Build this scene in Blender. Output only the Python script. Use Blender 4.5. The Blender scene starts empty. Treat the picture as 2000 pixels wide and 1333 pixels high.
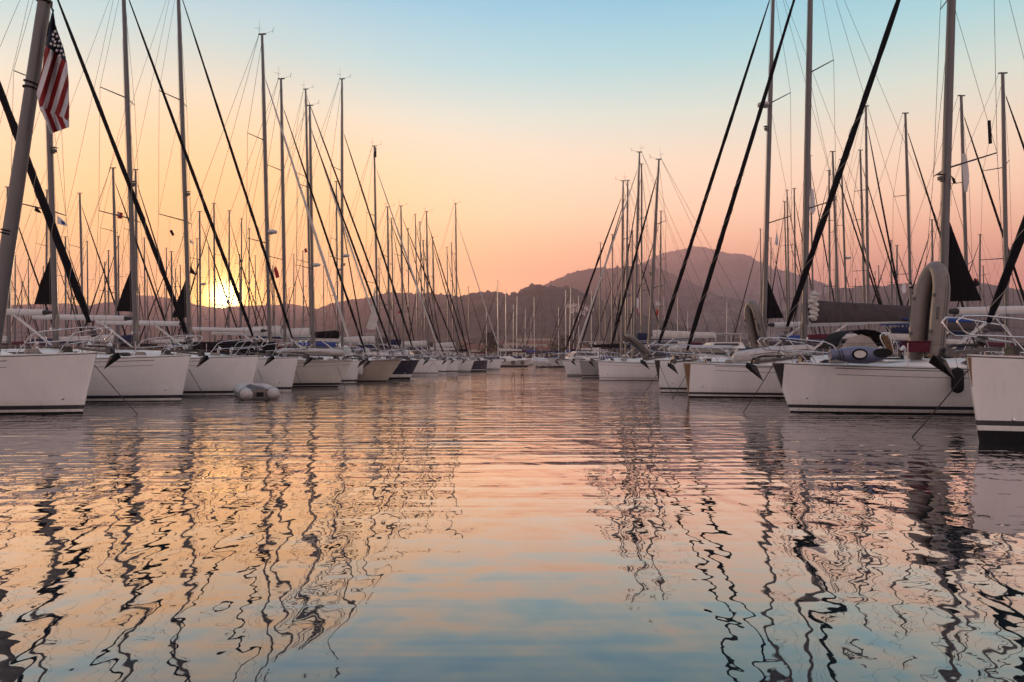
import bpy, math, random
from mathutils import Vector, noise
R = math.radians
random.seed(7)
S = bpy.context.scene
COL = S.collection

# ------------------------------------------------------------------ camera, sky, sun, exposure
F, H, HY = 1333.0, 1.5, 700.0          # focal length in photo pixels, eye height over the water, horizon row
cam = bpy.data.objects.new("camera", bpy.data.cameras.new("camera"))
COL.objects.link(cam)
cam.location = (0, 0, H); cam.rotation_euler = (R(90), 0, 0)
cam.data.lens = 24; cam.data.sensor_width = 36.0; cam.data.shift_y = 33.5 / 2000
cam.data.clip_start = 0.1; cam.data.clip_end = 20000
S.camera = cam

SUN_AZ = math.atan2(-560, 1333)         # from +Y, negative towards the left
SUN_EL = R(4.8)
SD = Vector((math.sin(SUN_AZ) * math.cos(SUN_EL), math.cos(SUN_AZ) * math.cos(SUN_EL), math.sin(SUN_EL)))

W = bpy.data.worlds.new("World"); S.world = W; W.use_nodes = True
nt = W.node_tree; nt.nodes.clear()
def N(t, tp, **k):
    n = t.nodes.new(tp)
    for a, b in k.items(): setattr(n, a, b)
    return n
def lk(t, a, b): t.links.new(a, b)
def mth(t, op, a, b=None, c=None):
    n = N(t, 'ShaderNodeMath', operation=op)
    for i, v in enumerate((a, b, c)):
        if v is None: continue
        if hasattr(v, 'node'): lk(t, v, n.inputs[i])
        else: n.inputs[i].default_value = v
    return n.outputs[0]
def mixc(t, f, a, b, mode='MIX'):
    n = N(t, 'ShaderNodeMix', data_type='RGBA', blend_type=mode)
    for i, v in ((0, f), (6, a), (7, b)):
        if hasattr(v, 'node'): lk(t, v, n.inputs[i])
        elif i == 0: n.inputs[0].default_value = v
        else: n.inputs[i].default_value = (*v, 1)
    return n.outputs[2]
def ramp(t, fac, stops, mode='EASE'):
    n = N(t, 'ShaderNodeValToRGB'); n.color_ramp.interpolation = mode
    e = n.color_ramp.elements
    while len(e) < len(stops): e.new(0.5)
    for i, (p, c) in enumerate(stops):
        e[i].position = p; e[i].color = (*c, 1)
    lk(t, fac, n.inputs[0]); return n.outputs[0]
def srgb(r, g, b):
    f = lambda v: (v / 255 / 12.92) if v / 255 <= .04045 else ((v / 255 + .055) / 1.055) ** 2.4
    return (f(r), f(g), f(b))

tc = N(nt, 'ShaderNodeTexCoord')
dirv = N(nt, 'ShaderNodeVectorMath', operation='NORMALIZE'); lk(nt, tc.outputs['Generated'], dirv.inputs[0])
sep = N(nt, 'ShaderNodeSeparateXYZ'); lk(nt, dirv.outputs[0], sep.inputs[0])
zz = mth(nt, 'MAXIMUM', sep.outputs[2], 0.0)
def el(y): return math.sin(math.atan((700 - y) / 1333))
front = ramp(nt, zz, [(0.0, srgb(248, 136, 118)), (el(580), srgb(255, 154, 122)), (el(500), srgb(255, 180, 134)), (el(420), srgb(253, 208, 166)),
                      (el(330), srgb(238, 216, 184)), (el(230), srgb(198, 220, 204)), (el(130), srgb(138, 206, 211)), (el(10), srgb(80, 182, 208)),
                      (0.62, srgb(80, 146, 172)), (1.0, srgb(92, 140, 180))], 'LINEAR')
back = ramp(nt, zz, [(0.0, srgb(170, 136, 136)), (0.25, srgb(226, 192, 184)), (0.6, srgb(180, 168, 168)), (1.0, srgb(92, 124, 150))], 'LINEAR')
dot = N(nt, 'ShaderNodeVectorMath', operation='DOT_PRODUCT'); lk(nt, dirv.outputs[0], dot.inputs[0]); dot.inputs[1].default_value = SD
dsun = mth(nt, 'MAXIMUM', dot.outputs['Value'], 0.0)
fr = N(nt, 'ShaderNodeMapRange'); lk(nt, sep.outputs[1], fr.inputs[0]); fr.inputs[1].default_value = -0.3; fr.inputs[2].default_value = 0.45
base = mixc(nt, fr.outputs[0], back, front)
low = mth(nt, 'SUBTRACT', 1.0, mth(nt, 'MINIMUM', mth(nt, 'MULTIPLY', zz, 2.9), 1.0))
g1 = mth(nt, 'MULTIPLY', mth(nt, 'POWER', dsun, 15.0), mth(nt, 'MULTIPLY', low, 1.5))
c1 = mixc(nt, mth(nt, 'MINIMUM', g1, 1.0), base, srgb(255, 232, 98))
g2 = mth(nt, 'MULTIPLY', mth(nt, 'POWER', dsun, 42.0), 0.92)
c2 = mixc(nt, g2, c1, srgb(255, 190, 30))
g3 = mth(nt, 'MULTIPLY', mth(nt, 'POWER', dsun, 900.0), 1.0)
c3 = mixc(nt, 1.0, c2, mixc(nt, g3, (0, 0, 0), (4.0, 2.5, 0.22)), 'ADD')
g4 = mth(nt, 'MULTIPLY', mth(nt, 'POWER', dsun, 10000.0), 1.0)
c4 = mixc(nt, 1.0, c3, mixc(nt, g4, (0, 0, 0), (30.0, 25.0, 12.0)), 'ADD')
# faint streaks of very thin high cloud
mp = N(nt, 'ShaderNodeMapping'); mp.inputs['Scale'].default_value = (1.2, 1.2, 9.0); lk(nt, dirv.outputs[0], mp.inputs[0])
cn = N(nt, 'ShaderNodeTexNoise'); cn.inputs['Scale'].default_value = 1.7; cn.inputs['Detail'].default_value = 4; lk(nt, mp.outputs[0], cn.inputs[0])
cf = mth(nt, 'MULTIPLY_ADD', cn.outputs[0], 0.03, 0.985)
hb = mth(nt, 'MULTIPLY', mth(nt, 'POWER', mth(nt, 'SUBTRACT', 1.0, mth(nt, 'MINIMUM', mth(nt, 'MULTIPLY', zz, 2.6), 1.0)), 1.5), fr.outputs[0])
cf = mth(nt, 'MULTIPLY', cf, mth(nt, 'MULTIPLY', mth(nt, 'MULTIPLY_ADD', hb, 0.95, 1.0), mth(nt, 'MULTIPLY_ADD', g2, -.38, 1.0)))       # the bright band low in the evening sky
cc = N(nt, 'ShaderNodeVectorMath', operation='SCALE'); lk(nt, c4, cc.inputs[0]); lk(nt, cf, cc.inputs['Scale'])
sky = N(nt, 'ShaderNodeTexSky', sky_type='NISHITA', sun_disc=False)
sky.sun_elevation = SUN_EL; sky.sun_rotation = SUN_AZ
sky.air_density = 1.0; sky.dust_density = 0.4
bg1 = N(nt, 'ShaderNodeBackground'); bg1.inputs[1].default_value = 0.05; lk(nt, sky.outputs[0], bg1.inputs[0])
bg2 = N(nt, 'ShaderNodeBackground'); bg2.inputs[1].default_value = 1.5; lk(nt, cc.outputs[0], bg2.inputs[0])
ad = N(nt, 'ShaderNodeAddShader'); lk(nt, bg1.outputs[0], ad.inputs[0]); lk(nt, bg2.outputs[0], ad.inputs[1])
wo = N(nt, 'ShaderNodeOutputWorld'); lk(nt, ad.outputs[0], wo.inputs[0])

sl = bpy.data.lights.new("sun", 'SUN'); sl.energy = 5.0; sl.angle = R(0.6); sl.color = (1.0, 0.62, 0.36)
so = bpy.data.objects.new("sun", sl); COL.objects.link(so)
so.rotation_euler = SD.to_track_quat('Z', 'Y').to_euler()

S.view_settings.view_transform = 'Standard'; S.view_settings.look = 'None'
S.view_settings.exposure = 0.0; S.view_settings.gamma = 1.0
S.cycles.use_denoising = True
S.cycles.max_bounces = 6; S.cycles.glossy_bounces = 4; S.cycles.diffuse_bounces = 2; S.cycles.volume_bounces = 0
S.cycles.transparent_max_bounces = 8; S.cycles.sample_clamp_indirect = 4.0
S.cycles.caustics_reflective = False; S.cycles.caustics_refractive = False

# ------------------------------------------------------------------ materials
M = {}
def mat(name, col, rough=0.5, metal=0.0, var=0.12, scale=3.0, coat=0.0, stretch=(1, 1, 1), bump=0.0, spec=0.5):
    m = bpy.data.materials.new(name); m.use_nodes = True; t = m.node_tree
    b = t.nodes['Principled BSDF']
    c = N(t, 'ShaderNodeTexCoord'); mpn = N(t, 'ShaderNodeMapping'); mpn.inputs['Scale'].default_value = stretch
    lk(t, c.outputs['Object'], mpn.inputs[0])
    nz = N(t, 'ShaderNodeTexNoise'); nz.inputs['Scale'].default_value = scale; nz.inputs['Detail'].default_value = 5
    lk(t, mpn.outputs[0], nz.inputs[0])
    dk = tuple(max(0, v * (1 - var)) for v in col); lt = tuple(min(1, v * (1 + var)) for v in col)
    o = ramp(t, nz.outputs[0], [(0.3, dk), (0.7, lt)], 'LINEAR')
    lk(t, o, b.inputs['Base Color'])
    b.inputs['Roughness'].default_value = rough; b.inputs['Metallic'].default_value = metal
    b.inputs['Coat Weight'].default_value = coat; b.inputs['Specular IOR Level'].default_value = spec
    if bump:
        bp = N(t, 'ShaderNodeBump'); bp.inputs['Distance'].default_value = bump; lk(t, nz.outputs[0], bp.inputs['Height']); lk(t, bp.outputs[0], b.inputs['Normal'])
    M[name] = m; return m
mat('gelcoat', (.82, .81, .80), .28, 0, .05, 1.6, .3, (1, 1, .25))
def grime(name):
    t = M[name].node_tree; b = t.nodes['Principled BSDF']; src = b.inputs['Base Color'].links[0].from_socket
    c = N(t, 'ShaderNodeTexCoord'); sx = N(t, 'ShaderNodeSeparateXYZ'); lk(t, c.outputs['Object'], sx.inputs[0])
    mpn = N(t, 'ShaderNodeMapping'); mpn.inputs['Scale'].default_value = (9, 9, .7); lk(t, c.outputs['Object'], mpn.inputs[0])
    nz = N(t, 'ShaderNodeTexNoise'); nz.inputs['Scale'].default_value = 1.3; nz.inputs['Detail'].default_value = 6; lk(t, mpn.outputs[0], nz.inputs[0])
    n2 = N(t, 'ShaderNodeTexNoise'); n2.inputs['Scale'].default_value = 1.1; n2.inputs['Detail'].default_value = 4; lk(t, c.outputs['Object'], n2.inputs[0])
    lowz = N(t, 'ShaderNodeMapRange'); lk(t, sx.outputs[2], lowz.inputs[0]); lowz.inputs[1].default_value = .42; lowz.inputs[2].default_value = .08; lowz.inputs[3].default_value = 0; lowz.inputs[4].default_value = .75
    f = mth(t, 'MULTIPLY', lowz.outputs[0], nz.outputs[0])
    st_ = N(t, 'ShaderNodeMapRange'); lk(t, nz.outputs[0], st_.inputs[0]); st_.inputs[1].default_value = .56; st_.inputs[2].default_value = .78; st_.inputs[3].default_value = 0; st_.inputs[4].default_value = .30
    f = mth(t, 'ADD', f, mth(t, 'MULTIPLY', st_.outputs[0], n2.outputs[0]))
    lk(t, mixc(t, f, src, (.38, .33, .26)), b.inputs['Base Color'])
    rr = N(t, 'ShaderNodeMapRange'); lk(t, n2.outputs[0], rr.inputs[0]); rr.inputs[3].default_value = .16; rr.inputs[4].default_value = .42; lk(t, rr.outputs[0], b.inputs['Roughness'])
mat('gelcoat_warm', (.70, .66, .60), .3, 0, .06, 1.6, .3, (1, 1, .25))
mat('cream_paint', (.50, .42, .36), .35, 0, .06, 1.6, .2, (1, 1, .25))
mat('grey_paint', (.27, .26, .27), .35, 0, .08, 1.6, .2, (1, 1, .25))
mat('navy_paint', (.012, .012, .035), .22, 0, .15, 2, .4)
mat('antifoul', (.007, .008, .010), .6, 0, .3, 6, spec=.2)
mat('stripe', (.014, .015, .022), .3, 0, .1)
mat('pinstripe', (.16, .14, .15), .4, 0, .1)
mat('deck', (.68, .66, .63), .5, 0, .08, 2.5)
mat('cabin', (.72, .70, .67), .35, 0, .05, 2)
mat('teak', (.20, .11, .06), .6, 0, .25, 9, 0, (1, 6, 1))
mat('dark_glass', (.02, .02, .025), .08, 0, .1)
mat('clear_window', (.34, .30, .27), .12, 0, .2, 4)
mat('steel', (.60, .60, .62), .22, .9, .05, 5)
mat('iron', (.03, .027, .027), .5, .4, .3, 14)
mat('galvanised', (.10, .095, .095), .5, .6, .25, 20)
mat('alu', (.13, .125, .13), .42, .25, .08, 4, 0, (4, 4, .4))
mat('alu_dark', (.05, .05, .055), .5, .1, .15, 4)
mat('white_spar', (.58, .55, .53), .35, 0, .06, 4)
mat('canvas_black', (.005, .005, .007), .85, 0, .3, 8, 0, (1, 1, .3), .01, spec=.12)
mat('canvas_navy', (.018, .024, .065), .85, 0, .25, 6, 0, (1, 1, 1), .01, spec=.12)
mat('canvas_blue', (.03, .07, .26), .8, 0, .2, 6, 0, (1, 1, 1), .01, spec=.12)
mat('canvas_grey', (.075, .062, .066), .85, 0, .15, 5, 0, (1, 1, 1), .02, spec=.12)
mat('canvas_wine', (.09, .016, .03), .85, 0, .2, 5, 0, (1, 1, 1), .01, spec=.12)
mat('canvas_white', (.55, .52, .49), .8, 0, .12, 5, 0, (1, 1, 1), .02)
mat('rope', (.30, .26, .22), .85, 0, .3, 60)
mat('rope_dark', (.05, .04, .04), .85, 0, .3, 60)
mat('wire', (.05, .05, .052), .5, .2, .1)
mat('rubber', (.010, .010, .011), .75, 0, .3, 12, spec=.2)
mat('fender_white', (.62, .60, .58), .45, 0, .1, 6)
mat('inflatable', (.20, .17, .15), .5, 0, .09, 6)
mat('inflatable_pale', (.50, .46, .44), .5, 0, .12, 5)
mat('inflatable_dark', (.06, .06, .065), .6, 0, .2, 6)
mat('kayak_blue', (.12, .135, .23), .35, 0, .12, 5)
mat('lifebuoy', (.5, .12, .03), .5)
mat('red_cloth', (.34, .016, .016), .85, 0, .15, 12)
mat('white_cloth', (.66, .64, .64), .85, 0, .06, 12)
mat('dark_cloth', (.02, .012, .014), .85, 0, .2, 12, spec=.12)
mat('wall_pale', (.46, .42, .37), .85, 0, .12, .6)
mat('wall_stone', (.30, .26, .23), .9, 0, .2, 1.2)
mat('roof_tile', (.22, .09, .06), .85, 0, .25, 1.5)
mat('concrete', (.28, .27, .25), .85, 0, .2, .5)
mat('wood_grey', (.2, .17, .14), .8, 0, .25, 2, 0, (1, 8, 1))
mat('bark', (.06, .045, .035), .9, 0, .3, 4)
mat('leaf_dark', (.022, .032, .016), .8, 0, .5, .8)
mat('leaf_green', (.04, .055, .025), .8, 0, .5, .8)
mat('land', (.09, .08, .055), .95, 0, .3, .05)

def hillmat(name, c1, c2, c3, sc):
    m = bpy.data.materials.new(name); m.use_nodes = True; t = m.node_tree; b = t.nodes['Principled BSDF']
    c = N(t, 'ShaderNodeTexCoord')
    a = N(t, 'ShaderNodeTexNoise'); a.inputs['Scale'].default_value = sc; a.inputs['Detail'].default_value = 8; a.inputs['Roughness'].default_value = .65
    lk(t, c.outputs['Object'], a.inputs[0])
    a2 = N(t, 'ShaderNodeTexNoise'); a2.inputs['Scale'].default_value = sc * 11; a2.inputs['Detail'].default_value = 5; lk(t, c.outputs['Object'], a2.inputs[0])
    f = mth(t, 'ADD', mth(t, 'MULTIPLY', a.outputs[0], .55), mth(t, 'MULTIPLY', a2.outputs[0], .45))
    o = ramp(t, f, [(.42, c1), (.50, c2), (.60, c3)], 'LINEAR')
    lk(t, o, b.inputs['Base Color']); b.inputs['Roughness'].default_value = .95; b.inputs['Specular IOR Level'].default_value = .1
    M[name] = m
hillmat('hill_wood', (.04, .036, .024), (.075, .058, .042), (.13, .095, .075), .012)
hillmat('hill_rock', (.07, .06, .045), (.13, .10, .08), (.26, .20, .17), .006)

for _n in ('gelcoat', 'gelcoat_warm', 'cream_paint', 'grey_paint'): grime(_n)
# water: mirror-like, with real small waves as surface relief
def watermat():
    m = bpy.data.materials.new('water'); m.use_nodes = True; t = m.node_tree; t.nodes.clear()
    c = N(t, 'ShaderNodeTexCoord')
    def wave(sx, sy, scale, detail, rot=0.0, rough=.45, dist=0.0):
        mpn = N(t, 'ShaderNodeMapping'); mpn.inputs['Scale'].default_value = (sx, sy, 1); mpn.inputs['Rotation'].default_value = (0, 0, rot)
        lk(t, c.outputs['Object'], mpn.inputs[0])
        n = N(t, 'ShaderNodeTexNoise'); n.noise_dimensions = '2D'; n.inputs['Scale'].default_value = scale; n.inputs['Detail'].default_value = detail
        n.inputs['Roughness'].default_value = rough; n.inputs['Distortion'].default_value = dist
        lk(t, mpn.outputs[0], n.inputs[0]); return n.outputs[0]
    w1 = wave(1.2, .6, 1.6, 1.0, R(7))            # the smooth small swell
    w2 = wave(1.1, .8, 3.8, 1.0, R(-14))
    w3 = wave(.5, 1, 7.5, 1.0, R(6))
    w4 = wave(.09, 1, 3.0, 2.0, R(1.5))
    # wind patches: ripple is stronger out in the fairway
    pa = wave(.5, 1, .06, 2.0, 0, .5)
    sp = N(t, 'ShaderNodeSeparateXYZ'); lk(t, c.outputs['Object'], sp.inputs[0])
    far = N(t, 'ShaderNodeMapRange', interpolation_type='SMOOTHSTEP'); lk(t, sp.outputs[1], far.inputs[0]); far.inputs[1].default_value = 5.0; far.inputs[2].default_value = 17.0
    far.inputs[3].default_value = .12; far.inputs[4].default_value = 1.0
    rp = mth(t, 'MULTIPLY', mth(t, 'MULTIPLY_ADD', pa, 1.6, -.1), far.outputs[0])
    h = mth(t, 'MULTIPLY', w1, .0175)
    h = mth(t, 'ADD', h, mth(t, 'MULTIPLY', w2, .0048))
    h = mth(t, 'ADD', h, mth(t, 'MULTIPLY', mth(t, 'MULTIPLY', w3, .0036), rp))
    h = mth(t, 'ADD', h, mth(t, 'MULTIPLY', mth(t, 'MULTIPLY', mth(t, 'POWER', w4, 2.0), .048), rp))
    w5 = wave(.8, 1, 22.0, 1.0, R(20))
    h = mth(t, 'ADD', h, mth(t, 'MULTIPLY', w5, .00010))
    bp = N(t, 'ShaderNodeBump'); bp.inputs['Strength'].default_value = 1.0; bp.inputs['Distance'].default_value = 1.0; lk(t, h, bp.inputs['Height'])
    gl = N(t, 'ShaderNodeBsdfGlossy'); gl.inputs['Roughness'].default_value = .015; gl.inputs['Color'].default_value = (1, .96, .965, 1); lk(t, bp.outputs[0], gl.inputs['Normal'])
    df = N(t, 'ShaderNodeBsdfDiffuse'); df.inputs['Color'].default_value = (.012, .022, .026, 1)
    lw = N(t, 'ShaderNodeLayerWeight'); lw.inputs['Blend'].default_value = .5       # facing: 0 looking straight down, 1 at grazing
    fq = mth(t, 'MINIMUM', mth(t, 'MULTIPLY_ADD', mth(t, 'POWER', lw.outputs['Facing'], 3.2), 1.45, .01), .82)
    mx = N(t, 'ShaderNodeMixShader'); lk(t, fq, mx.inputs[0]); lk(t, df.outputs[0], mx.inputs[1]); lk(t, gl.outputs[0], mx.inputs[2])
    o = N(t, 'ShaderNodeOutputMaterial'); lk(t, mx.outputs[0], o.inputs[0]); M['water'] = m
watermat()

# ------------------------------------------------------------------ mesh helpers
class MB:
    def __init__(s): s.v = []; s.f = []; s.m = []; s.sm = []
    def add(s, vs, fs, mi=0, smooth=True):
        o = len(s.v); s.v += [tuple(p) for p in vs]
        for i, q in enumerate(fs):
            s.f.append(tuple(o + k for k in q)); s.m.append(mi[i] if isinstance(mi, list) else mi); s.sm.append(smooth)
        return s
    def box(s, c, d, mi=0, rz=0.0, ry=0.0, taper=1.0):
        hx, hy, hz = d[0] / 2, d[1] / 2, d[2] / 2; vs = []
        for z in (-1, 1):
            k = 1 if z < 0 else taper
            for x, y in ((-1, -1), (1, -1), (1, 1), (-1, 1)):
                p = Vector((x * hx * k, y * hy * k, z * hz))
                if ry: p = Vector((p.x * math.cos(ry) + p.z * math.sin(ry), p.y, -p.x * math.sin(ry) + p.z * math.cos(ry)))
                if rz: p = Vector((p.x * math.cos(rz) - p.y * math.sin(rz), p.x * math.sin(rz) + p.y * math.cos(rz), p.z))
                vs.append(p + Vector(c))
        return s.add(vs, [(3, 2, 1, 0), (4, 5, 6, 7), (0, 1, 5, 4), (1, 2, 6, 5), (2, 3, 7, 6), (3, 0, 4, 7)], mi, False)
    def path(s, pts, rad, n=8, mi=0, cap=True, squash=1.0, up=None):
        pts = [Vector(p) for p in pts]; k = len(pts)
        if not hasattr(rad, '__len__'): rad = [rad] * k
        vs = []; prev = None
        for i, p in enumerate(pts):
            t = (pts[min(i + 1, k - 1)] - pts[max(i - 1, 0)])
            t = t.normalized() if t.length > 1e-9 else Vector((0, 0, 1))
            if up is not None: a = t.cross(Vector(up))
            elif prev is None: a = t.cross(Vector((0, 0, 1)) if abs(t.z) < .9 else Vector((0, 1, 0)))
            else: a = prev - t * prev.dot(t)
            if a.length < 1e-6: a = t.cross(Vector((1, 0, 0)))
            a.normalize(); b = t.cross(a); prev = a
            for j in range(n):
                an = 2 * math.pi * j / n
                vs.append(p + (a * math.cos(an) * squash + b * math.sin(an)) * rad[i])
        fs = [(i * n + j, i * n + (j + 1) % n, (i + 1) * n + (j + 1) % n, (i + 1) * n + j) for i in range(k - 1) for j in range(n)]
        s.add(vs, fs, mi)
        if cap: s.add([vs[j] for j in range(n)], [tuple(range(n))[::-1]], mi, False); s.add([vs[(k - 1) * n + j] for j in range(n)], [tuple(range(n))], mi, False)
        return s
    def loft(s, rings, mi=0, closed=True, smooth=True, caps=True):
        n = len(rings[0]); vs = [p for r in rings for p in r]
        e = n if closed else n - 1
        fs = [(i * n + j, i * n + (j + 1) % n, (i + 1) * n + (j + 1) % n, (i + 1) * n + j) for i in range(len(rings) - 1) for j in range(e)]
        s.add(vs, fs, mi, smooth)
        if caps: s.add(rings[0], [tuple(range(n))[::-1]], mi, False); s.add(rings[-1], [tuple(range(n))], mi, False)
        return s
    def ell(s, c, r, n=12, m=8, mi=0):
        rings = []
        for i in range(1, m):
            a = math.pi * i / m
            rings.append([(c[0] + r[0] * math.sin(a) * math.cos(2 * math.pi * j / n), c[1] + r[1] * math.sin(a) * math.sin(2 * math.pi * j / n), c[2] - r[2] * math.cos(a)) for j in range(n)])
        s.loft(rings, mi); return s
    def poly(s, pts, th, axis, mi=0):
        """flat outline with thickness th along axis"""
        a = Vector(axis) * (th / 2); n = len(pts)
        A = [Vector(p) - a for p in pts]; B = [Vector(p) + a for p in pts]
        s.add(A + B, [tuple(range(n))[::-1], tuple(range(n, 2 * n))] + [(i, (i + 1) % n, n + (i + 1) % n, n + i) for i in range(n)], mi, False); return s
    def build(s, name, mats, parent=None):
        me = bpy.data.meshes.new(name); me.from_pydata(s.v, [], s.f)
        if isinstance(mats, str): mats = [mats]
        for k in mats: me.materials.append(M[k])
        me.polygons.foreach_set('material_index', s.m); me.polygons.foreach_set('use_smooth', s.sm)
        me.update(); o = bpy.data.objects.new(name, me); COL.objects.link(o)
        if parent is not None: o.parent = parent
        return o
def tag(o, label, cat, group=None):
    o['label'] = label; o['category'] = cat
    if group: o['group'] = group
    return o
def struct(o): o['kind'] = 'structure'; return o
def thing(name, loc, label, cat, group=None, rz=0.0):
    o = bpy.data.objects.new(name, None); COL.objects.link(o); o.location = loc; o.rotation_euler = (0, 0, rz); o.empty_display_size = .3
    return tag(o, label, cat, group)
def at(px, py, d): return Vector(((px - 1000) / F * d, d, H + (HY - py) / F * d))
def lerp(a, b, t): return a + (b - a) * t

# ------------------------------------------------------------------ the setting
w = MB(); w.add([(-5000, -200, 0), (5000, -200, 0), (5000, 240, 0), (-5000, 240, 0)], [(0, 1, 2, 3)], 0, False)
struct(w.build('water', 'water'))
g = MB()
gx = [-5000, -400, -150, 0, 150, 400, 5000]
g.loft([[(x, y, z) for x in gx] for y, z in ((225, -1.5), (226, .55), (300, 1.2), (500, 3), (3900, 6))], 0, False, True, False)
struct(g.build('ground', 'land'))

def ridge(name, prof, d, wf, wb, matn, seed, rough=1.0, trees=3.6, nx=640, ny=30):
    x0, x1 = prof[0][0], prof[-1][0]; rings = []
    def hp(px):
        for (a, ya), (b, yb) in zip(prof, prof[1:]):
            if a <= px <= b: return lerp(ya, yb, (px - a) / (b - a))
        return prof[-1][1]
    for j in range(ny + 1):
        t = j / ny; row = []
        for i in range(nx + 1):
            px = lerp(x0, x1, i / nx)
            z0 = (HY - hp(px)) / F * d + H
            X = (px - 1000) / F * d
            if t <= .72:
                k = t / .72; yy = d - wf * (1 - k); s = k ** 1.55
            else:
                k = (t - .72) / .28; yy = d + wb * k; s = math.cos(k * math.pi / 2)
            p = Vector((X / (60 * rough), yy / (60 * rough), seed))
            big = noise.fractal(p * .35, 1.0, 2.0, 5) * .16 * math.sin(min(1, t / .72) * math.pi) * z0
            big += noise.fractal(p * 2.2, .9, 2.1, 4) * .05 * min(1, t * 3) * z0 * (1 if t < .66 else .35)
            zz_ = z0 * s + big
            zz_ += (noise.noise(Vector((X / 7, yy / 7, seed + 5))) * trees + noise.noise(Vector((X / 3, yy / 9, seed + 9))) * trees * .6) * min(1, s * 2)
            row.append((X, yy, max(zz_, -1) if t > 0 else -2))
        rings.append(row)
    m_ = MB().loft(rings, 0, False, True, False)
    return struct(m_.build(name, matn))
ridge('hill', [(-700, 610), (-200, 600), (0, 596), (120, 592), (170, 600), (215, 597), (250, 586), (290, 576), (335, 583), (375, 594), (410, 600), (440, 602), (460, 597), (541, 595), (560, 593), (593, 597), (622, 604), (700, 600), (900, 640), (1050, 690)], 2300, 1500, 500, 'hill_wood', 1.3, 2.0, 3.5)
ridge('hill', [(540, 690), (600, 640), (622, 604), (649, 591), (708, 582), (741, 574), (760, 569), (782, 571), (844, 572), (880, 574), (930, 590), (1000, 610), (1200, 660), (1300, 690)], 1500, 900, 300, 'hill_wood', 4.1, 1.5, 4)
ridge('hill', [(740, 690), (800, 640), (835, 612), (864, 592), (893, 579), (932, 570), (960, 569), (990, 572), (1010, 571), (1024, 562), (1040, 554), (1064, 557), (1100, 558), (1120, 562), (1144, 571), (1190, 592), (1250, 612), (1320, 640), (1500, 690)], 950, 600, 250, 'hill_wood', 7.7, 1.0, 4.2)
ridge('hill', [(900, 690), (1000, 640), (1040, 570), (1064, 556), (1085, 544), (1120, 529), (1155, 524), (1206, 521), (1242, 517), (1270, 516), (1330, 540), (1450, 600), (1700, 690)], 1900, 900, 300, 'hill_wood', 2.2, 1.6, 4)
ridge('mountain', [(980, 690), (1120, 620), (1200, 540), (1254, 514), (1290, 494), (1320, 487), (1356, 481), (1380, 482), (1395, 486), (1407, 491), (1431, 496), (1467, 499), (1484, 511), (1502, 523), (1538, 529), (1580, 544), (1595, 547), (1628, 566), (1655, 563), (1750, 600), (2100, 650), (2500, 690)], 3000, 1500, 700, 'hill_rock', 9.4, 3.0, 5, 520, 40)
ridge('hill', [(1250, 690), (1290, 630), (1330, 590), (1360, 577), (1385, 574), (1420, 578), (1450, 588), (1500, 620), (1560, 640), (1650, 690)], 1300, 600, 300, 'hill_rock', 3.3, 1.2, 3)
ridge('hill', [(1450, 690), (1550, 600), (1628, 568), (1655, 563), (1685, 559), (1706, 556), (1730, 560), (1760, 553), (1800, 552), (1850, 556), (1904, 547), (1928, 554), (1967, 563), (2000, 569), (2200, 560), (2800, 600)], 1700, 1000, 400, 'hill_wood', 6.2, 1.5, 4)

# ------------------------------------------------------------------ boats
def wire(mb, a, b, r=.005, sag=0.0, n=4, k=1):
    a = Vector(a); b = Vector(b)
    if sag: k = 8
    mb.path([a.lerp(b, i / k) - Vector((0, 0, sag * 4 * (i / k) * (1 - i / k))) for i in range(k + 1)], r, n, 0, False); return mb

class Hull:
    def __init__(s, L, B, F0, rake, drop=.22, power=1.0):
        s.L, s.B, s.F0, s.rake, s.drop, s.pw = L, B, F0, rake, drop, power
    def sheer(s, x): return s.F0 - s.drop * (1 - math.exp(-max(x, 0) / (s.L * .33))) + .06 * max(0, (x / s.L - .7))
    def stem(s, z): 
        k = max(0., min(1.3, 1 - z / s.F0)); return s.rake * k ** s.pw
    def half(s, u, z, Fx):
        fd = 1 - (1 - min(u / .55, 1)) ** 1.8; fw = 1 - (1 - min(u / .62, 1)) ** 1.5
        if u > .55: fd *= 1 - .14 * ((u - .55) / .45) ** 2; fw *= 1 - .22 * ((u - .55) / .45) ** 2
        k = max(0, min(1, z / Fx)); k = k ** .8
        w_ = lerp(fw * .86, fd, k) * s.B / 2
        if z < 0: w_ *= max(.15, 1 + z * 1.1)
        return max(.018, w_)
    def wd(s, x):     # half breadth of the deck at x
        return s.half(min(1, x / s.L), s.sheer(x), s.sheer(x))

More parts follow.
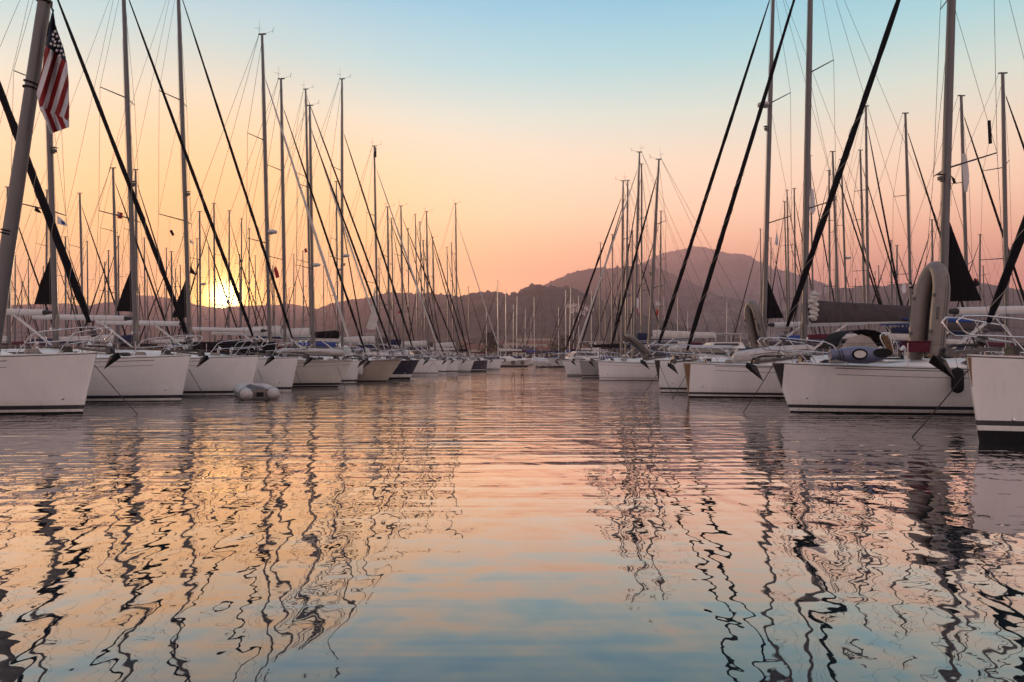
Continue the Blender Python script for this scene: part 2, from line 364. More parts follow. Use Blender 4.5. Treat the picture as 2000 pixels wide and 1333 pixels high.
def hull_mesh(hl, paint, cove, detail):
    af, sb, st = paint
    us = [0, .004, .015, .03, .055, .085, .12, .16, .21, .27, .34, .42, .5, .6, .7, .8, .9, 1] if detail else [0, .02, .06, .12, .2, .32, .5, .75, 1]
    rings = {1: [], -1: []}
    mats_ = None
    for u in us:
        Fx = hl.sheer(u * hl.L)
        rows = [(-.5, 0), (-.12, 0), (af, 0)]
        rows += [(sb, 1), (st, 2)]
        if detail:
            up = Fx - .30 * hl.F0 / 1.5
            rows += [(lerp(st, up, .4), 1), (lerp(st, up, .85), 1), (up, 1), (up + .016, 4), (up + .17, 1), (up + .19, 3), (Fx - .05, 1), (Fx - .028, 2), (Fx, 5)]
        else: rows += [(lerp(st, Fx, .5), 1), (Fx - .05, 1), (Fx, 5)]
        mats_ = [r[1] for r in rows]
        for sd in (1, -1):
            rings[sd].append([(hl.stem(z) + u * (hl.L - hl.stem(z)), sd * hl.half(u, z, Fx), z) for z, _ in rows])
    mb = MB(); n = len(mats_)
    cmap = {0: 1, 1: 0, 2: 2, 3: 2, 4: 3, 5: 4}
    for sd in (1, -1):
        vs = [p for r in rings[sd] for p in r]; fs = []; ms = []
        for i in range(len(us) - 1):
            for j in range(n - 1):
                q = (i * n + j, (i + 1) * n + j, (i + 1) * n + j + 1, i * n + j + 1)
                fs.append(q if sd < 0 else q[::-1])
                code = mats_[j + 1]
                if code in (3, 4) and not (cove[0] <= us[i] * hl.L <= cove[1]): code = 1
                ms.append(cmap[code])
        mb.add(vs, fs, ms)
    a = rings[1][-1]; b = rings[-1][-1]
    mb.add(a + b, [(j, j + 1, n + j + 1, n + j) for j in range(n - 1)], 0, False)
    a = rings[1][0]; b = rings[-1][0]
    mb.add(a + b, [(n + j, n + j + 1, j + 1, j) for j in range(n - 1)], [cmap[c] if c not in (3, 4) else 0 for c in mats_[1:]], False)
    return mb

def deck_mesh(hl, detail):
    rings = []
    for i in range(17 if detail else 9):
        x = .05 + (hl.L - .08) * i / (16 if detail else 8); w_ = max(.01, hl.wd(x) - .03); z = hl.sheer(x) - .02
        rings.append([(x, w_ * k, z + .07 * (1 - k * k) * min(1, w_)) for k in (-1, -.6, 0, .6, 1)])
    return MB().loft(rings, 0, False, True, False)

def cabin_mesh(hl, s0, s1, h, detail):
    rings = []; n = 10
    K = 12 if detail else 6
    for i in range(K + 1):
        t = i / K; x = lerp(s0, s1, t); z0 = hl.sheer(x) - .03
        hh = h * min(1, (t / .45)) ** .7 if t < .45 else h
        w_ = min(hl.wd(x) - .42, 1.2) * min(1, .35 + t * 2.2)
        if i == K: hh *= .96
        hh = max(hh, .02); r = []
        for j in range(n + 1):
            a = math.pi * j / n; ca, sa = math.cos(a), math.sin(a)
            r.append((x, w_ * math.copysign(abs(ca) ** .45, ca), z0 + hh * abs(sa) ** .5))
        rings.append(r)
    return MB().loft(rings, 0, False, True, True)

def dodger_mesh(hl, s0, s1, h, w_):
    rings = []
    for i in range(7):
        t = i / 6; x = lerp(s0, s1, t); z0 = hl.sheer(x) + .25; hh = h * math.sin(min(1, .08 + t * 1.25) * math.pi / 2)
        rings.append([(x, w_ * math.copysign(abs(math.cos(math.pi * j / 10)) ** .7, math.cos(math.pi * j / 10)), z0 + hh * math.sin(math.pi * j / 10) ** .6) for j in range(11)])
    return MB().loft(rings, 0, False, True, False)

def rail_side(hl, sd, ext=.32):
    w_ = lambda x: hl.wd(x) - .08
    z = lambda x: hl.sheer(x)
    up = [(1.75, sd * w_(1.75), z(1.7)), (1.38, sd * w_(1.5), z(1.5) + .52), (1.22, sd * w_(1.3), z(1.3) + .60), (.1, sd * .30, z(0) + .66), (-ext + .1, sd * .22, z(0) + .66),
          (-ext, sd * .18, z(0) + .58), (-ext + .12, sd * .17, z(0) + .40), (-ext + .25, sd * .18, z(0) + .33), (.3, sd * .24, z(0) + .32), (1.5, sd * w_(1.6), z(1.5) + .30)]
    lo = [(.85, sd * w_(.95), z(.85)), (.6, sd * w_(.75), z(.6) + .33), (.35, sd * (w_(.6) + .02), z(.3) + .63)]
    return up, lo

def anchor(mb, hl, big=1.0, z0=None, drop=0):
    z = hl.sheer(0) + .05
    mb.box((.05, 0, z), (.9 * big, .15, .06), 0, ry=-.10)                        # bow roller
    mb.box((-.38 * big, 0, z - .02), (.14, .17, .16), 0, ry=.3)
    p = [(.35, 0, z + .12), (-.25 * big, 0, z + .10), (-.48 * big, 0, z + .02), (-.52 * big, 0, z - .12), (-.42 * big, 0, z - .3)]
    mb.path(p, [.022, .03, .035, .035, .02], 6, 1)
    tip = Vector((-.20 * big, 0, z - .52 * big)); a = Vector((-.62 * big, 0, z - .06))
    l, r = Vector((-.58 * big, .18 * big, z - .20)), Vector((-.58 * big, -.18 * big, z - .20))
    keel = Vector((-.38 * big, 0, z - .16))
    mb.add([tip, a, l, r, keel], [(0, 2, 1), (0, 1, 3), (0, 4, 2), (0, 3, 4), (1, 2, 4), (1, 4, 3)], 1, False)
    return mb

FURL_T = [0, .02, .05, .1, .25, .45, .65, .85, .95, 1]
FURL_R = [.5, .72, .9, 1.0, 1.0, .95, .85, .62, .42, .3]
def furl(mb, a, b, r, lump=True, n=8):
    a = Vector(a); b = Vector(b); pts = []; rr = []; K = 40 if lump else 9
    for i in range(K + 1):
        t = i / K
        for q in range(len(FURL_T) - 1):
            if FURL_T[q] <= t <= FURL_T[q + 1]: k = lerp(FURL_R[q], FURL_R[q + 1], (t - FURL_T[q]) / (FURL_T[q + 1] - FURL_T[q])); break
        if lump: k *= 1 + .20 * noise.noise(Vector((t * 26, r * 90, a.x * 3))) + .08 * noise.noise(Vector((t * 90, 5, a.x)))
        pts.append(a.lerp(b, t)); rr.append(r * k)
    return mb.path(pts, rr, n)

SPOTS = []      # footprints already taken: (xmin, xmax, ymin, ymax)
def boat(label, group, bow, d, deck, wl_rake, side, ang, mast=None, stay=None, L=11.6, B=3.9, paint=(.03, .11, .22), hullm='gelcoat', sheer_m='gelcoat', cove=(2.2, 99),
         boom='white', detail=2, power=1.0, sailc='canvas_black', sailr=.085, dodger=None, clew=True, light=None, spread=2, cabin_h=.42, clewc='canvas_black', mastr=.115, mastm='alu',
         anch=1.0, line=None, pulpit=True, name='sailboat', extra_stay=None, bimini=None, radar=None, drop=.22, stripem='stripe', boomz=None, vang=True, drum=True, tri=1.0, booml=4.6, gear=True, plate=None):
    """bow = photo column of the stem head at distance d; mast = (base column, top column, top row); stay = (tack column, tack row, attach row)"""
    ax, ay = (-math.cos(ang), math.sin(ang)) if side < 0 else (math.cos(ang), math.sin(ang))
    X = (bow - 1000) / F * d; rz = math.atan2(ay, ax)
    ns = 1 if side < 0 else -1                  # local y sign of the side the camera sees
    F0 = H + (HY - deck) / F * d
    root = thing(name, (X, d, 0), label, 'sailboat', group, rz)
    hl = Hull(L, B, F0, wl_rake, drop, power)
    SPOTS.append((min(X, X + ax * L), max(X, X + ax * L), d - B / 2 - .1, d + B / 2 + .1 + ay * L))
    def sol(px): k = (px - 1000) / F; return (k * d - X) / (ax - k * ay)
    hull_mesh(hl, paint, cove, detail > 0).build('hull', [hullm, 'antifoul', stripem, 'pinstripe', sheer_m], root)
    deck_mesh(hl, detail > 0).build('deck', 'deck', root)
    sp1 = L * .70
    cb = cabin_mesh(hl, L * .22, sp1, cabin_h, detail > 0).build('cabin', 'cabin', root)
    if detail > 0:
        wmb = MB()
        for sd in (1, -1):
            xs = [L * .40, L * .42, L * .6, L * .62]
            yy = [min(hl.wd(x) - .42, 1.2) * 1.0 + .004 for x in xs]
            z = [hl.sheer(x) + cabin_h * .3 for x in xs]
            wmb = MB(); wmb.add([(xs[0], sd * yy[0], z[0] + .04), (xs[1], sd * yy[1], z[1] - .02), (xs[2], sd * yy[2], z[2] - .04), (xs[3], sd * yy[3], z[3] + .12), (xs[1], sd * (yy[1] - .02), z[1] + .14)], [(0, 1, 2, 3, 4)] if sd < 0 else [(4, 3, 2, 1, 0)], 0, False)
            wmb.build('cabin_window', 'dark_glass', cb)
        hm = MB().box((L * .30, 0, hl.sheer(L * .3) + cabin_h * .62 + .03), (.5, .5, .05)); hm.build('hatch', 'dark_glass', cb)
    if dodger:
        dm = dodger_mesh(hl, L * .60, L * .74, .62, 1.15).build('dodger', dodger, root)
        if detail > 1:
            x0 = L * .60; q = MB()
            q.add([(x0 + .05, ns * 1.165, hl.sheer(x0) + .30), (x0 + 1.0, ns * 1.165, hl.sheer(x0) + .28), (x0 + 1.0, ns * 1.0, hl.sheer(x0) + .66), (x0 + .42, ns * 1.0, hl.sheer(x0) + .60)], [(0, 1, 2, 3)], 0, False)
            q.build('dodger_window', 'clear_window', dm)
    if bimini:
        bz = hl.sheer(L * .9) + 1.75; rr_ = []
        for i in range(5):
            x = lerp(L * .74, L * .95, i / 4); rr_.append([(x, y, bz + .18 * (1 - (y / 1.3) ** 2) + .08 * math.sin(math.pi * i / 4)) for y in (-1.3, -.8, 0, .8, 1.3)] + [(x, y, bz - .03 + .18 * (1 - (y / 1.3) ** 2)) for y in (1.3, .8, 0, -.8, -1.3)])
        bb = MB().loft(rr_).build('bimini', bimini, root)
        for sd in (1, -1):
            for x in (L * .76, L * .93): wire(MB(), (L * .85, sd * 1.25, hl.sheer(L * .85)), (x, sd * 1.28, bz), .014, n=6).build('bimini_pole', 'steel', bb)
    if name == 'sailboat' and detail > 0 and L > 7:
        # steering wheel and stern rail
        wx = L * .86; a = MB(); a.path([(wx, .42 * math.cos(t * math.pi / 8), hl.sheer(wx) + .75 + .42 * math.sin(t * math.pi / 8)) for t in range(17)], .014, 6, 0, False)
        a.path([(wx, -.42, hl.sheer(wx) + .75), (wx, .42, hl.sheer(wx) + .75)], .01, 5).path([(wx + .05, 0, hl.sheer(wx) - .1), (wx + .05, 0, hl.sheer(wx) + .78)], .06, 8)
        a.build('steering_wheel', 'steel', root)
        for sd in (1, -1):
            zz_ = hl.sheer(L) + .6
            MB().path([(L - 1.2, sd * (hl.wd(L - 1.2) - .08), zz_ - .6), (L - 1.1, sd * (hl.wd(L - 1.1) - .08), zz_), (L - .08, sd * (hl.wd(L) - .1), zz_), (L - .05, sd * .45, zz_), (L - .05, sd * .45, zz_ - .6)], .015, 6).build('stern_rail', 'steel', root)
    if plate:
        for sd in (1, -1):
            vs = []; K = 8
            for i in range(K + 1):
                z = lerp(F0 - .06, F0 * plate[2] + .02, i / K); w_ = plate[1] * (1 - i / K) + .012; x0 = hl.stem(z); 
                for q in range(3):
                    x = x0 - .004 + w_ * q / 2; u = max(0, (x - x0) / (L - x0)); vs.append((x, sd * (hl.half(u, z, hl.sheer(u * L)) + .006), z))
            MB().add(vs, [(i * 3 + j, i * 3 + j + 1, i * 3 + j + 4, i * 3 + j + 3)[::sd] for i in range(K) for j in range(2)]).build('stem_plate', plate[0], root)
    # --- mast and rig
    if mast:
        sb_ = sol(mast[0]); stp = sol(mast[1]); zt = H + (HY - mast[2]) / F * (d + stp * ay)
        zd = hl.sheer(sb_) + cabin_h * .8
        mp_ = lambda z: Vector((sb_ + (stp - sb_) * (z - zd) / (zt - zd), 0, z))
        nm = 12 if detail else 8
        m_ = MB(); m_.path([mp_(zd - .25), mp_(lerp(zd, zt, .7)), mp_(zt)], [mastr, mastr * .97, mastr * .72], nm, 0, True, .72, (0, 1, 0))
        mo = m_.build('mast', mastm, root)
        mt = mp_(zt)
        hd = MB().box((mt.x - .01, 0, zt + .02), (.42, .09, .05), 0)
        if detail: hd.path([(mt.x + .12, .05, zt), (mt.x + .12, .05, zt + .75)], .006, 4).path([(mt.x - .15, 0, zt + .03), (mt.x - .62, 0, zt + .16)], .008, 4).path([(mt.x - .62, 0, zt + .05), (mt.x - .62, 0, zt + .22), (mt.x - .68, .0, zt + .34)], .012, 4)
        if detail: hd.path([(mt.x + .10, 0, zt + .03), (mt.x + .22, 0, zt + .34)], .006, 4).path([(mt.x + .02, 0, zt + .34), (mt.x + .42, 0, zt + .40)], .008, 4)
        hd.build('masthead', 'alu_dark', mo)
        zh = zt - zd
        lv = {1: (.48,), 2: (.35, .67), 3: (.27, .5, .74)}[spread]
        tips = []
        for k, fr_ in enumerate(lv):
            zs = zd + zh * fr_; p = mp_(zs); ln = (1.2 if k == 0 else 1.0) if k < 2 else .8
            for sd in (1, -1):
                MB().path([p, (p.x + .42 * ln, sd * ln, zs + .10)], [.03, .02], 6, 0, True, .5, (0, 0, 1)).build('spreader', 'alu_dark', mo)
            tips.append((p.x + .42 * ln, ln, zs + .10))
        chx = sb_ + .55; chw = hl.wd(chx) - .16; chz = hl.sheer(chx)
        wr = .008 if d < 35 else .011
        if detail or d < 90:
            for sd in (1, -1):
                c = MB(); pts = [(chx, sd * chw, chz)] + [(a, sd * b, z) for a, b, z in tips] + [tuple(mp_(zt - .25))]
                for q in range(len(pts) - 1): wire(c, pts[q], pts[q + 1], wr)
                c.build('shroud', 'wire', mo)
                if detail:
                    c = MB(); pl = mp_(zd + zh * lv[0] - .1); wire(c, (chx - .15, sd * chw, chz), pl, wr); c.build('shroud', 'wire', mo)
                    if len(tips) > 1: c = MB(); wire(c, (tips[0][0], sd * tips[0][1], tips[0][2]), mp_(zd + zh * lv[1] - .1), wr * .9); c.build('shroud', 'wire', mo)
        for sd in ((1, -1) if detail else (0,)):
            c = MB(); wire(c, (L - .1, sd * (hl.wd(L) - .25), hl.sheer(L)), (mt.x + .18, 0, zt), wr); c.build('backstay', 'wire', mo)
        # forestay with its rolled headsail
        if stay:
            st_ = sol(stay[0]); tk = Vector((st_, 0, H + (HY - stay[1]) / F * (d + st_ * ay)))
            za = H + (HY - stay[2]) / F * (d + stp * ay) if stay[2] is not None else zt - .4
            za = min(za, zt - .12); head = mp_(za)
            v = head - tk
            top = tk + v * .965; ft = MB(); ds = Vector((tk.x - v.x / v.z * (tk.z - hl.sheer(0)), 0, hl.sheer(0)))
            wire(ft, ds, head, .008)
            fo = ft.build('forestay', 'wire', root)
            furl(MB(), tk + v * .004, top, sailr, detail > 0).build('furled_headsail', sailc, fo)
            if detail > 1:
                hx = []; vn = v.normalized(); pa_ = vn.cross(Vector((0, 1, 0))).normalized(); pb_ = vn.cross(pa_); K = 120
                for i in range(K + 1):
                    t_ = .02 + .42 * i / K; an = i / K * math.pi * 2 * 4.5; hx.append(tk + v * t_ + (pa_ * math.cos(an) + pb_ * math.sin(an)) * sailr * 1.08)
                MB().path(hx, .007, 4, 0, False).build('sheet_wrap', 'rope', fo)
            if drum:
                dr = MB(); vn = v.normalized()
                prof = [(.0, .02), (.0, .085), (.03, .09), (.035, .045), (.09, .045), (.095, .09), (.12, .09), (.125, .035), (.22, .035), (.225, .06), (.26, .055)]
                dr.path([tk - vn * (.34 - a) for a, b in prof], [b for a, b in prof], 10)
                dr.build('furler_drum', 'alu', fo)
        if extra_stay:
            st_ = sol(extra_stay[0]); tk = Vector((st_, 0, H + (HY - extra_stay[1]) / F * (d + st_ * ay))); za = H + (HY - extra_stay[2]) / F * (d + stp * ay)
            fo = wire(MB(), (tk.x, 0, hl.sheer(st_)), mp_(za), .008).build('forestay', 'wire', root)
            furl(MB(), tk, tk.lerp(mp_(za), .96), extra_stay[3], False).build('furled_headsail', extra_stay[4], fo)
        # boom
        if boom:
            bz = boomz if boomz else zd + 1.35; b0 = mp_(bz) + Vector((.14, 0, 0)); b1 = Vector((b0.x + booml, 0, bz + .12))
            if boom == 'white':
                bo = MB(); bo.path([b0 + Vector((.28, 0, 0)), b0.lerp(b1, .5), b1], .115 if detail else .12, 12 if detail else 8, 0, True, .7).build('boom', 'white_spar', root)
                bo = [o for o in root.children if o.name.startswith('boom')][0] if False else None
                MB().path([b0, b0 + Vector((.1, 0, 0)), b0 + Vector((.30, 0, 0))], [.05, .07, .10], 8).build('boom_end', 'iron', root)
            else:
                MB().path([b0, b0.lerp(b1, .5), b1], .085, 8, 0, True, .7).build('boom', 'white_spar' if detail else 'alu', root)
                rings = []
                for i in range(15):
                    t = i / 14; c = b0.lerp(b1, .02 + t * .96); hh = (lerp(.95, .62, t) if detail > 1 and d < 30 else lerp(.66, .34, t ** .8)) * (1 if 0 < i else .9) * (1 + .05 * noise.noise(Vector((t * 6, d, 0)))); ww = lerp(.17, .10, t)
                    rings.append([(c.x, ww * math.sin(a_) * (1 - .45 * ((1 - math.cos(a_)) / 2)), c.z - .06 + hh * (1 - math.cos(a_)) / 2) for a_ in [2 * math.pi * j / 10 for j in range(10)]])
                MB().loft(rings).build('sail_cover', boom.replace('_low', ''), root)
            if clew and boom == 'white':
                pts = [mp_(bz + .28), mp_(bz + .28 + 1.75 * tri), mp_(bz + .28) + Vector((.78 * tri, 0, .03))]
                pts = [p + Vector((.10, 0, 0)) for p in pts]
                r_ = []
                for i in range(9):
                    t = i / 8; a_ = pts[0].lerp(pts[1], t); b_ = pts[2].lerp(pts[1], t)
                    r_.append([a_.lerp(b_, s_) + Vector((0, .05 * math.sin(s_ * 5 + t * 4) * s_ * (1 - t), 0)) for s_ in (0, .25, .5, .75, 1)])
                q = MB().loft(r_, 0, False, True, False); q.loft([[p + Vector((0, .012, 0)) for p in rr2] for rr2 in r_], 0, False, True, False)
                q.build('mainsail_corner', clewc, mo)
                wire(MB(), pts[2], b1 - Vector((.5, 0, 0)), .006).build('outhaul', 'rope', mo)
            if vang and detail:
                MB().path([mp_(zd + .12) + Vector((.1, 0, 0)), mp_(bz) + Vector((1.75, 0, -.02))], [.042, .05], 8).build('boom_vang', 'white_spar', root)
        if detail > 1 and gear:
            for k, off in enumerate(((-.15, .03), (-.13, -.05), (.14, .06), (-.10, .10))):
                c = MB(); wire(c, mp_(zd + .05) + Vector((off[0], off[1], 0)), mp_(zt - .5 - k * 1.1) + Vector((off[0] * .7, off[1] * .6, 0)), .006); c.build('halyard', 'rope', mo)
            c = MB()
            for k in range(5):
                zc = zd + 1.35 - k * .05; c.path([(mp_(zc).x - .17 + .01 * k, ns * (.06 + .05 * math.sin(t * math.pi / 6)) + .01 * k, zc - .32 + .34 * math.cos(t * math.pi / 6)) for t in range(13)], .009, 5, 0, False)
            c.build('rope_coil', 'rope', mo)
            w2_ = MB()
            for sd in (1, -1):
                w2_ = MB(); w2_.path([mp_(zd + .75) + Vector((0, sd * .1, 0)), mp_(zd + .75) + Vector((0, sd * .22, 0))], [.06, .045], 10); w2_.build('winch', 'steel', mo)
            w3_ = MB().box(mp_(zd + .05), (.42, .4, .08)); w3_.build('mast_collar', 'iron', mo)
        if light:
            z = zd + (zt - zd) * light; p = mp_(z)
            MB().box((p.x - .18, 0, z + .02), (.10, .12, .10)).box((p.x - .18, 0, z + .13), (.16, .16, .02)).box((p.x - .12, 0, z - .06), (.12, .10, .02)).build('deck_light', 'alu_dark', mo)
        if radar:
            z = zd + (zt - zd) * radar; p = mp_(z)
            MB().path([(p.x - .32, 0, z), (p.x - .32, 0, z + .04), (p.x - .32, 0, z + .14), (p.x - .32, 0, z + .18)], [.19, .25, .25, .18], 16).box((p.x - .16, 0, z - .03), (.34, .08, .04)).build('radar', 'fender_white', mo)
    else: sb_ = L * .42
    # --- deck gear
    if detail:
        if pulpit:
            for sd in (1, -1):
                up, lo = rail_side(hl, sd); q = MB().path(up, .0145, 8).path(lo, .0125, 6); q.build('bow_rail', 'steel', root)
            xs = [3.1, 4.9, 6.7, 8.5, L - 1.2]
            for sd in (1, -1):
                for x in xs[:-1]:
                    y = sd * (hl.wd(x) - .09); z = hl.sheer(x); MB().path([(x, y, z), (x, y, z + .62)], .0125, 6).build('stanchion', 'steel', root)
                for hz in (.60, .31):
                    c = MB(); pp = [(1.35, sd * (hl.wd(1.5) - .08), hl.sheer(1.5) + hz - .02)] + [(x, sd * (hl.wd(x) - .09), hl.sheer(x) + hz) for x in xs]
                    for q in range(len(pp) - 1): wire(c, pp[q], pp[q + 1], .004)
                    c.build('lifeline', 'wire', root)
        if anch:
            anchor(MB(), hl, anch).build('anchor', ['galvanised', 'iron'], root)
        if detail > 1:
            th = MB().ell((stem_x := hl.stem(.5) + .55, ns * (hl.half(.045, .45, F0) + .0), .42), (.04, .03, .04), 10, 6); th.build('thruster_cap', 'steel', root)
            for x, y in ((.9, .28), (.9, -.28)): MB().path([(x - .12, y, hl.sheer(x) + .07), (x + .12, y, hl.sheer(x) + .07)], .014, 6).box((x, y, hl.sheer(x) + .035), (.08, .03, .06)).build('cleat', 'steel', root)
            for sd in (1, -1):
                x0 = L * .34; MB().path([(x0 + k * .45, sd * (min(hl.wd(x0 + k * .45) - .42, 1.2) * .72), hl.sheer(x0) + cabin_h * .98 + (.05 if k % 2 else .0)) for k in range(7)], .016, 6).build('grab_rail', 'teak', root)
                MB().path([(L * .31, sd * .5, hl.sheer(3) + .2), (L * .31, sd * .5, hl.sheer(3) + .46), (L * .31 - .1, sd * .5, hl.sheer(3) + .5)], [.05, .05, .08], 10).build('vent', 'fender_white', root)
            rc = MB()
            for k in range(5): rc.path([(1.75 + (.20 - .012 * k) * math.cos(t * math.pi / 8), ns * .25 + (.16 - .012 * k) * math.sin(t * math.pi / 8), hl.sheer(1.7) + .07 + .022 * k) for t in range(17)], .014, 5, 0, False)
            rc.build('deck_rope', 'rope', root)
            MB().box((.95, 0, hl.sheer(1) + .12), (.28, .2, .16), taper=.8).build('windlass', 'iron', root)
    if line:
        for (a0, b0_, a1, b1_) in line:       # photo points of a mooring line: upper end on the bow, lower end in the water
            s0_ = max(.02, sol(a0)); up_ = Vector((s0_, ns * .03, H + (HY - b0_) / F * d)); dw = H * F / (b1_ - HY)
            xw = (a1 - 1000) / F * dw; loc = Vector((xw - X, dw - d, 0)); l = Vector((loc.x * ax + loc.y * ay, -loc.x * ay + loc.y * ax, -.12))
            if side < 0: l = Vector((loc.x * math.cos(rz) + loc.y * math.sin(rz), -loc.x * math.sin(rz) + loc.y * math.cos(rz), -.12))
            c = MB(); wire(c, up_, l, .011, .03, 6); c.build('mooring_line', 'rope_dark', root)
    root['ns'] = ns
    return root, hl, sol

A1, A2 = R(8.5), R(5.5)
GL, GR = 'sailboats moored bow-out along the left row', 'sailboats moored bow-out along the right row'
WW = 2000.0
def dd(wl): return WW / (wl - HY)
# left row, near to far
boat('nearest white sailboat on the left, navy rolled headsail slanting up out of frame', GL, 190, 18.5, 688, .45, -1, A1, (-160, -185, -330), (176, 634, None), cove=(1.8, 99), paint=(.05, .12, .23), sailr=.10, light=None, line=[(187, 714, 278, 810)], sailc='canvas_black')
boat('second white sailboat from the left edge, deck light on its mast', GL, 373, 23.8, 693, .38, -1, A1, (110, 86, -90), (366, 655, None), paint=(.03, .11, .22), light=.50, cove=(.8, 2.6), line=[(370, 722, 412, 785)], sailr=.08)
boat('white sailboat just left of the sun with tall mast and wine shaded sail corner', GL, 506, 27.4, 694, .40, -1, A1, (266, 240, -50), (495, 660, None), paint=(.02, .10, .20), light=.44, cove=(1.6, 99), sailr=.072, line=[(506, 723, 521, 757)])
boat('white sailboat under the sun whose bow rail shows against a dark lettered panel', GL, 583, 30.8, 697, .36, -1, A1, (371, 347, -45), (572, 664, None), light=.42, cove=(1.4, 99), paint=(.0, .09, .20), sailr=.066, clewc='canvas_black', line=[(578, 725, 596, 765)])
boat('cream topped sailboat with two crossing mooring lines and a wind gauge on its tall mast', GL, 690, 36.0, 702, .85, -1, A1, (527, 512, 68), (686, 678, 140), hullm='gelcoat_warm', light=None, radar=.38, paint=(.05, .08, .20), sailc='canvas_white', sailr=.075, cove=(.0, 99), boom='white', clew=False, dodger='canvas_grey', line=[(655, 703, 638, 752), (655, 703, 676, 757)])
boat('white plumb bowed sailboat tucked behind the two crossing lines, aerial on its masthead', GL, 703, 40.5, 704, .22, -1, A1, (557, 549, 155), (714, 690, 200), light=None, sailr=.07, boom='canvas_white', L=11)
boat('beige sailboat with long raked bow, wooden rubbing strake and white fender', GL, 786, 44.0, 702, 1.05, -1, A1, (612, 605, 207), (764, 684, 250), hullm='cream_paint', sheer_m='teak', paint=(.06, .07, .08), sailr=.072, boom='canvas_white', radar=.36, L=12.5, cove=(0, 99))
boat('dark blue sailboat with raked bow and pale waterline band beside the beige one', GL, 820, 49.0, 702, .75, -1, A1, (668, 668, 155), (806, 680, 250), hullm='navy_paint', stripem='gelcoat', paint=(.12, .13, .34), sailr=.075, radar=.36, boom='canvas_black', L=13, light=.33, line=[(776, 722, 786, 746)])
boat('sailboat with twin-lined tall mast hidden between the beige and dark blue hulls', GL, 783, 53.5, 700, .7, -1, A1, (608, 597, 175), (783, 684, 183), sailr=.08, boom='canvas_navy', extra_stay=(752, 684, 222, .07, 'canvas_white'), L=13)
boat('small white sailboat with black lined mast top, right of the dark blue hull', GL, 858, 58.5, 703, .12, -1, A1, (738, 731, 286), (860, 692, 320), paint=(.0, .18, .26), sailr=.075, sailc='canvas_white', boom='canvas_white', L=12, line=[(846, 706, 826, 738), (848, 706, 866, 737)])
boat('white sailboat with thick double waterline, second past the dark blue hull', GL, 874, 63.5, 703, .1, -1, A1, (761, 757, 405), (868, 694, 420), paint=(.0, .2, .32), boom='canvas_grey', sailr=.07, L=11.5)
boat('navy hulled sailboat half hidden behind its white neighbours near the fairway end', GL, 897, 68.5, 703, .2, -1, A1, (788, 783, 403), (895, 694, 420), hullm='gelcoat', paint=(.0, .12, .25), sailr=.07, boom='canvas_navy', L=11.5)
boat('white sailboat with flared bow, third from the far end of the left row', GL, 927, 73.5, 703, .5, -1, A1, (838, 833, 414), (916, 696, 430), paint=(.05, .1, .16), sailr=.075, boom='canvas_white', L=11.5)
boat('black hulled sailboat second from the far end of the left row', GL, 952, 78.5, 703, .15, -1, A1, (850, 845, 464), (905, 694, 480), hullm='navy_paint', stripem='gelcoat', paint=(.1, .12, .2), sailr=.07, boom='canvas_grey', L=11.5)
boat('white sailboat closing the far end of the left row, tall thin mast', GL, 979, 83.0, 702, .15, -1, A1, (893, 890, 398), (980, 698, 425), paint=(.0, .12, .22), sailr=.055, sailc='canvas_white', boom='canvas_white', L=11.5)

# right row, near to far
r1, h1, s1 = boat('white sailboat cut by the right edge, rusty stem plate and large anchor', GR, 1887, 12.1, 692, .26, 1, A2, (2430, 2460, -800), (1928, 636, None), paint=(.22, .31, .40), sailr=.075, cove=(99, 99), anch=1.0, plate=('teak', .05, .62), line=[(1882, 722, 1772, 852)], B=3.8)
r2, h2, s2 = boat('long white sailboat with black fender, blue kayak and upright dinghy on deck', GR, 1507, 18.9, 707, .55, 1, A2, (1838, 1869, -360), (1536, 642, None), paint=(.04, .13, .22), sailr=.088, light=.33, cove=(1.2, 99), radar=None, dodger=None, line=[(1584, 706, 1625, 806), (1512, 708, 1446, 806)], anch=1.15, cabin_h=.30, plate=('iron', .26, .46), mastr=.135, tri=1.35)
r3, h3, s3 = boat('white sailboat with triple black waterline stripes and grey sail bag on its boom', GR, 1335, 26.3, 708, .20, 1, A2, (1570, 1585, -130), (1341, 688, None), paint=(.05, .11, .20), sailr=.092, sailc='canvas_black', boom='canvas_grey', bimini='canvas_blue', cove=(.9, 99), L=12, plate=('teak', .22, .02), line=[(1338, 735, 1309, 779)], mastr=.14, vang=True, clew=False, booml=5.2)
r4, h4, s4 = boat('white sailboat with inflatable hoisted before its mast and radar dome', GR, 1278, 29.9, 702, .28, 1, A2, (1491, 1511, -40), (1286, 674, None), paint=(.03, .13, .22), sailr=.086, boom='white', radar=.66, cove=(99, 99), plate=('iron', .20, .30), light=.60, line=[(1285, 728, 1252, 772), (1286, 708, 1318, 775)], mastr=.12)
boat('low white racing sailboat with single thin black waterline, end on to the grey one', GR, 1168, 46.5, 705, .1, 1, A2, (1266, 1287, 312), (1192, 684, 335), paint=(.02, .16, .19), sailr=.085, boom='canvas_white', light=.42, cove=(0, 99), L=12, line=[(1170, 722, 1150, 744)])
boat('grey hulled sailboat with pale sheer stripe between two white ones', GR, 1131, 52.5, 704, .25, 1, A2, (1238, 1249, 298), (1124, 690, 322), hullm='grey_paint', sailr=.075, sailc='canvas_white', boom='canvas_navy', L=12)
boat('white sailboat with dark anchor closing the far end of the right row', GR, 1098, 57.5, 704, .45, 1, A2, (1214, 1217, 354), (1104, 684, 378), paint=(.05, .09, .14), sailr=.085, boom='canvas_grey', L=11.5, line=[(1110, 704, 1124, 733), (1104, 716, 1092, 737)])

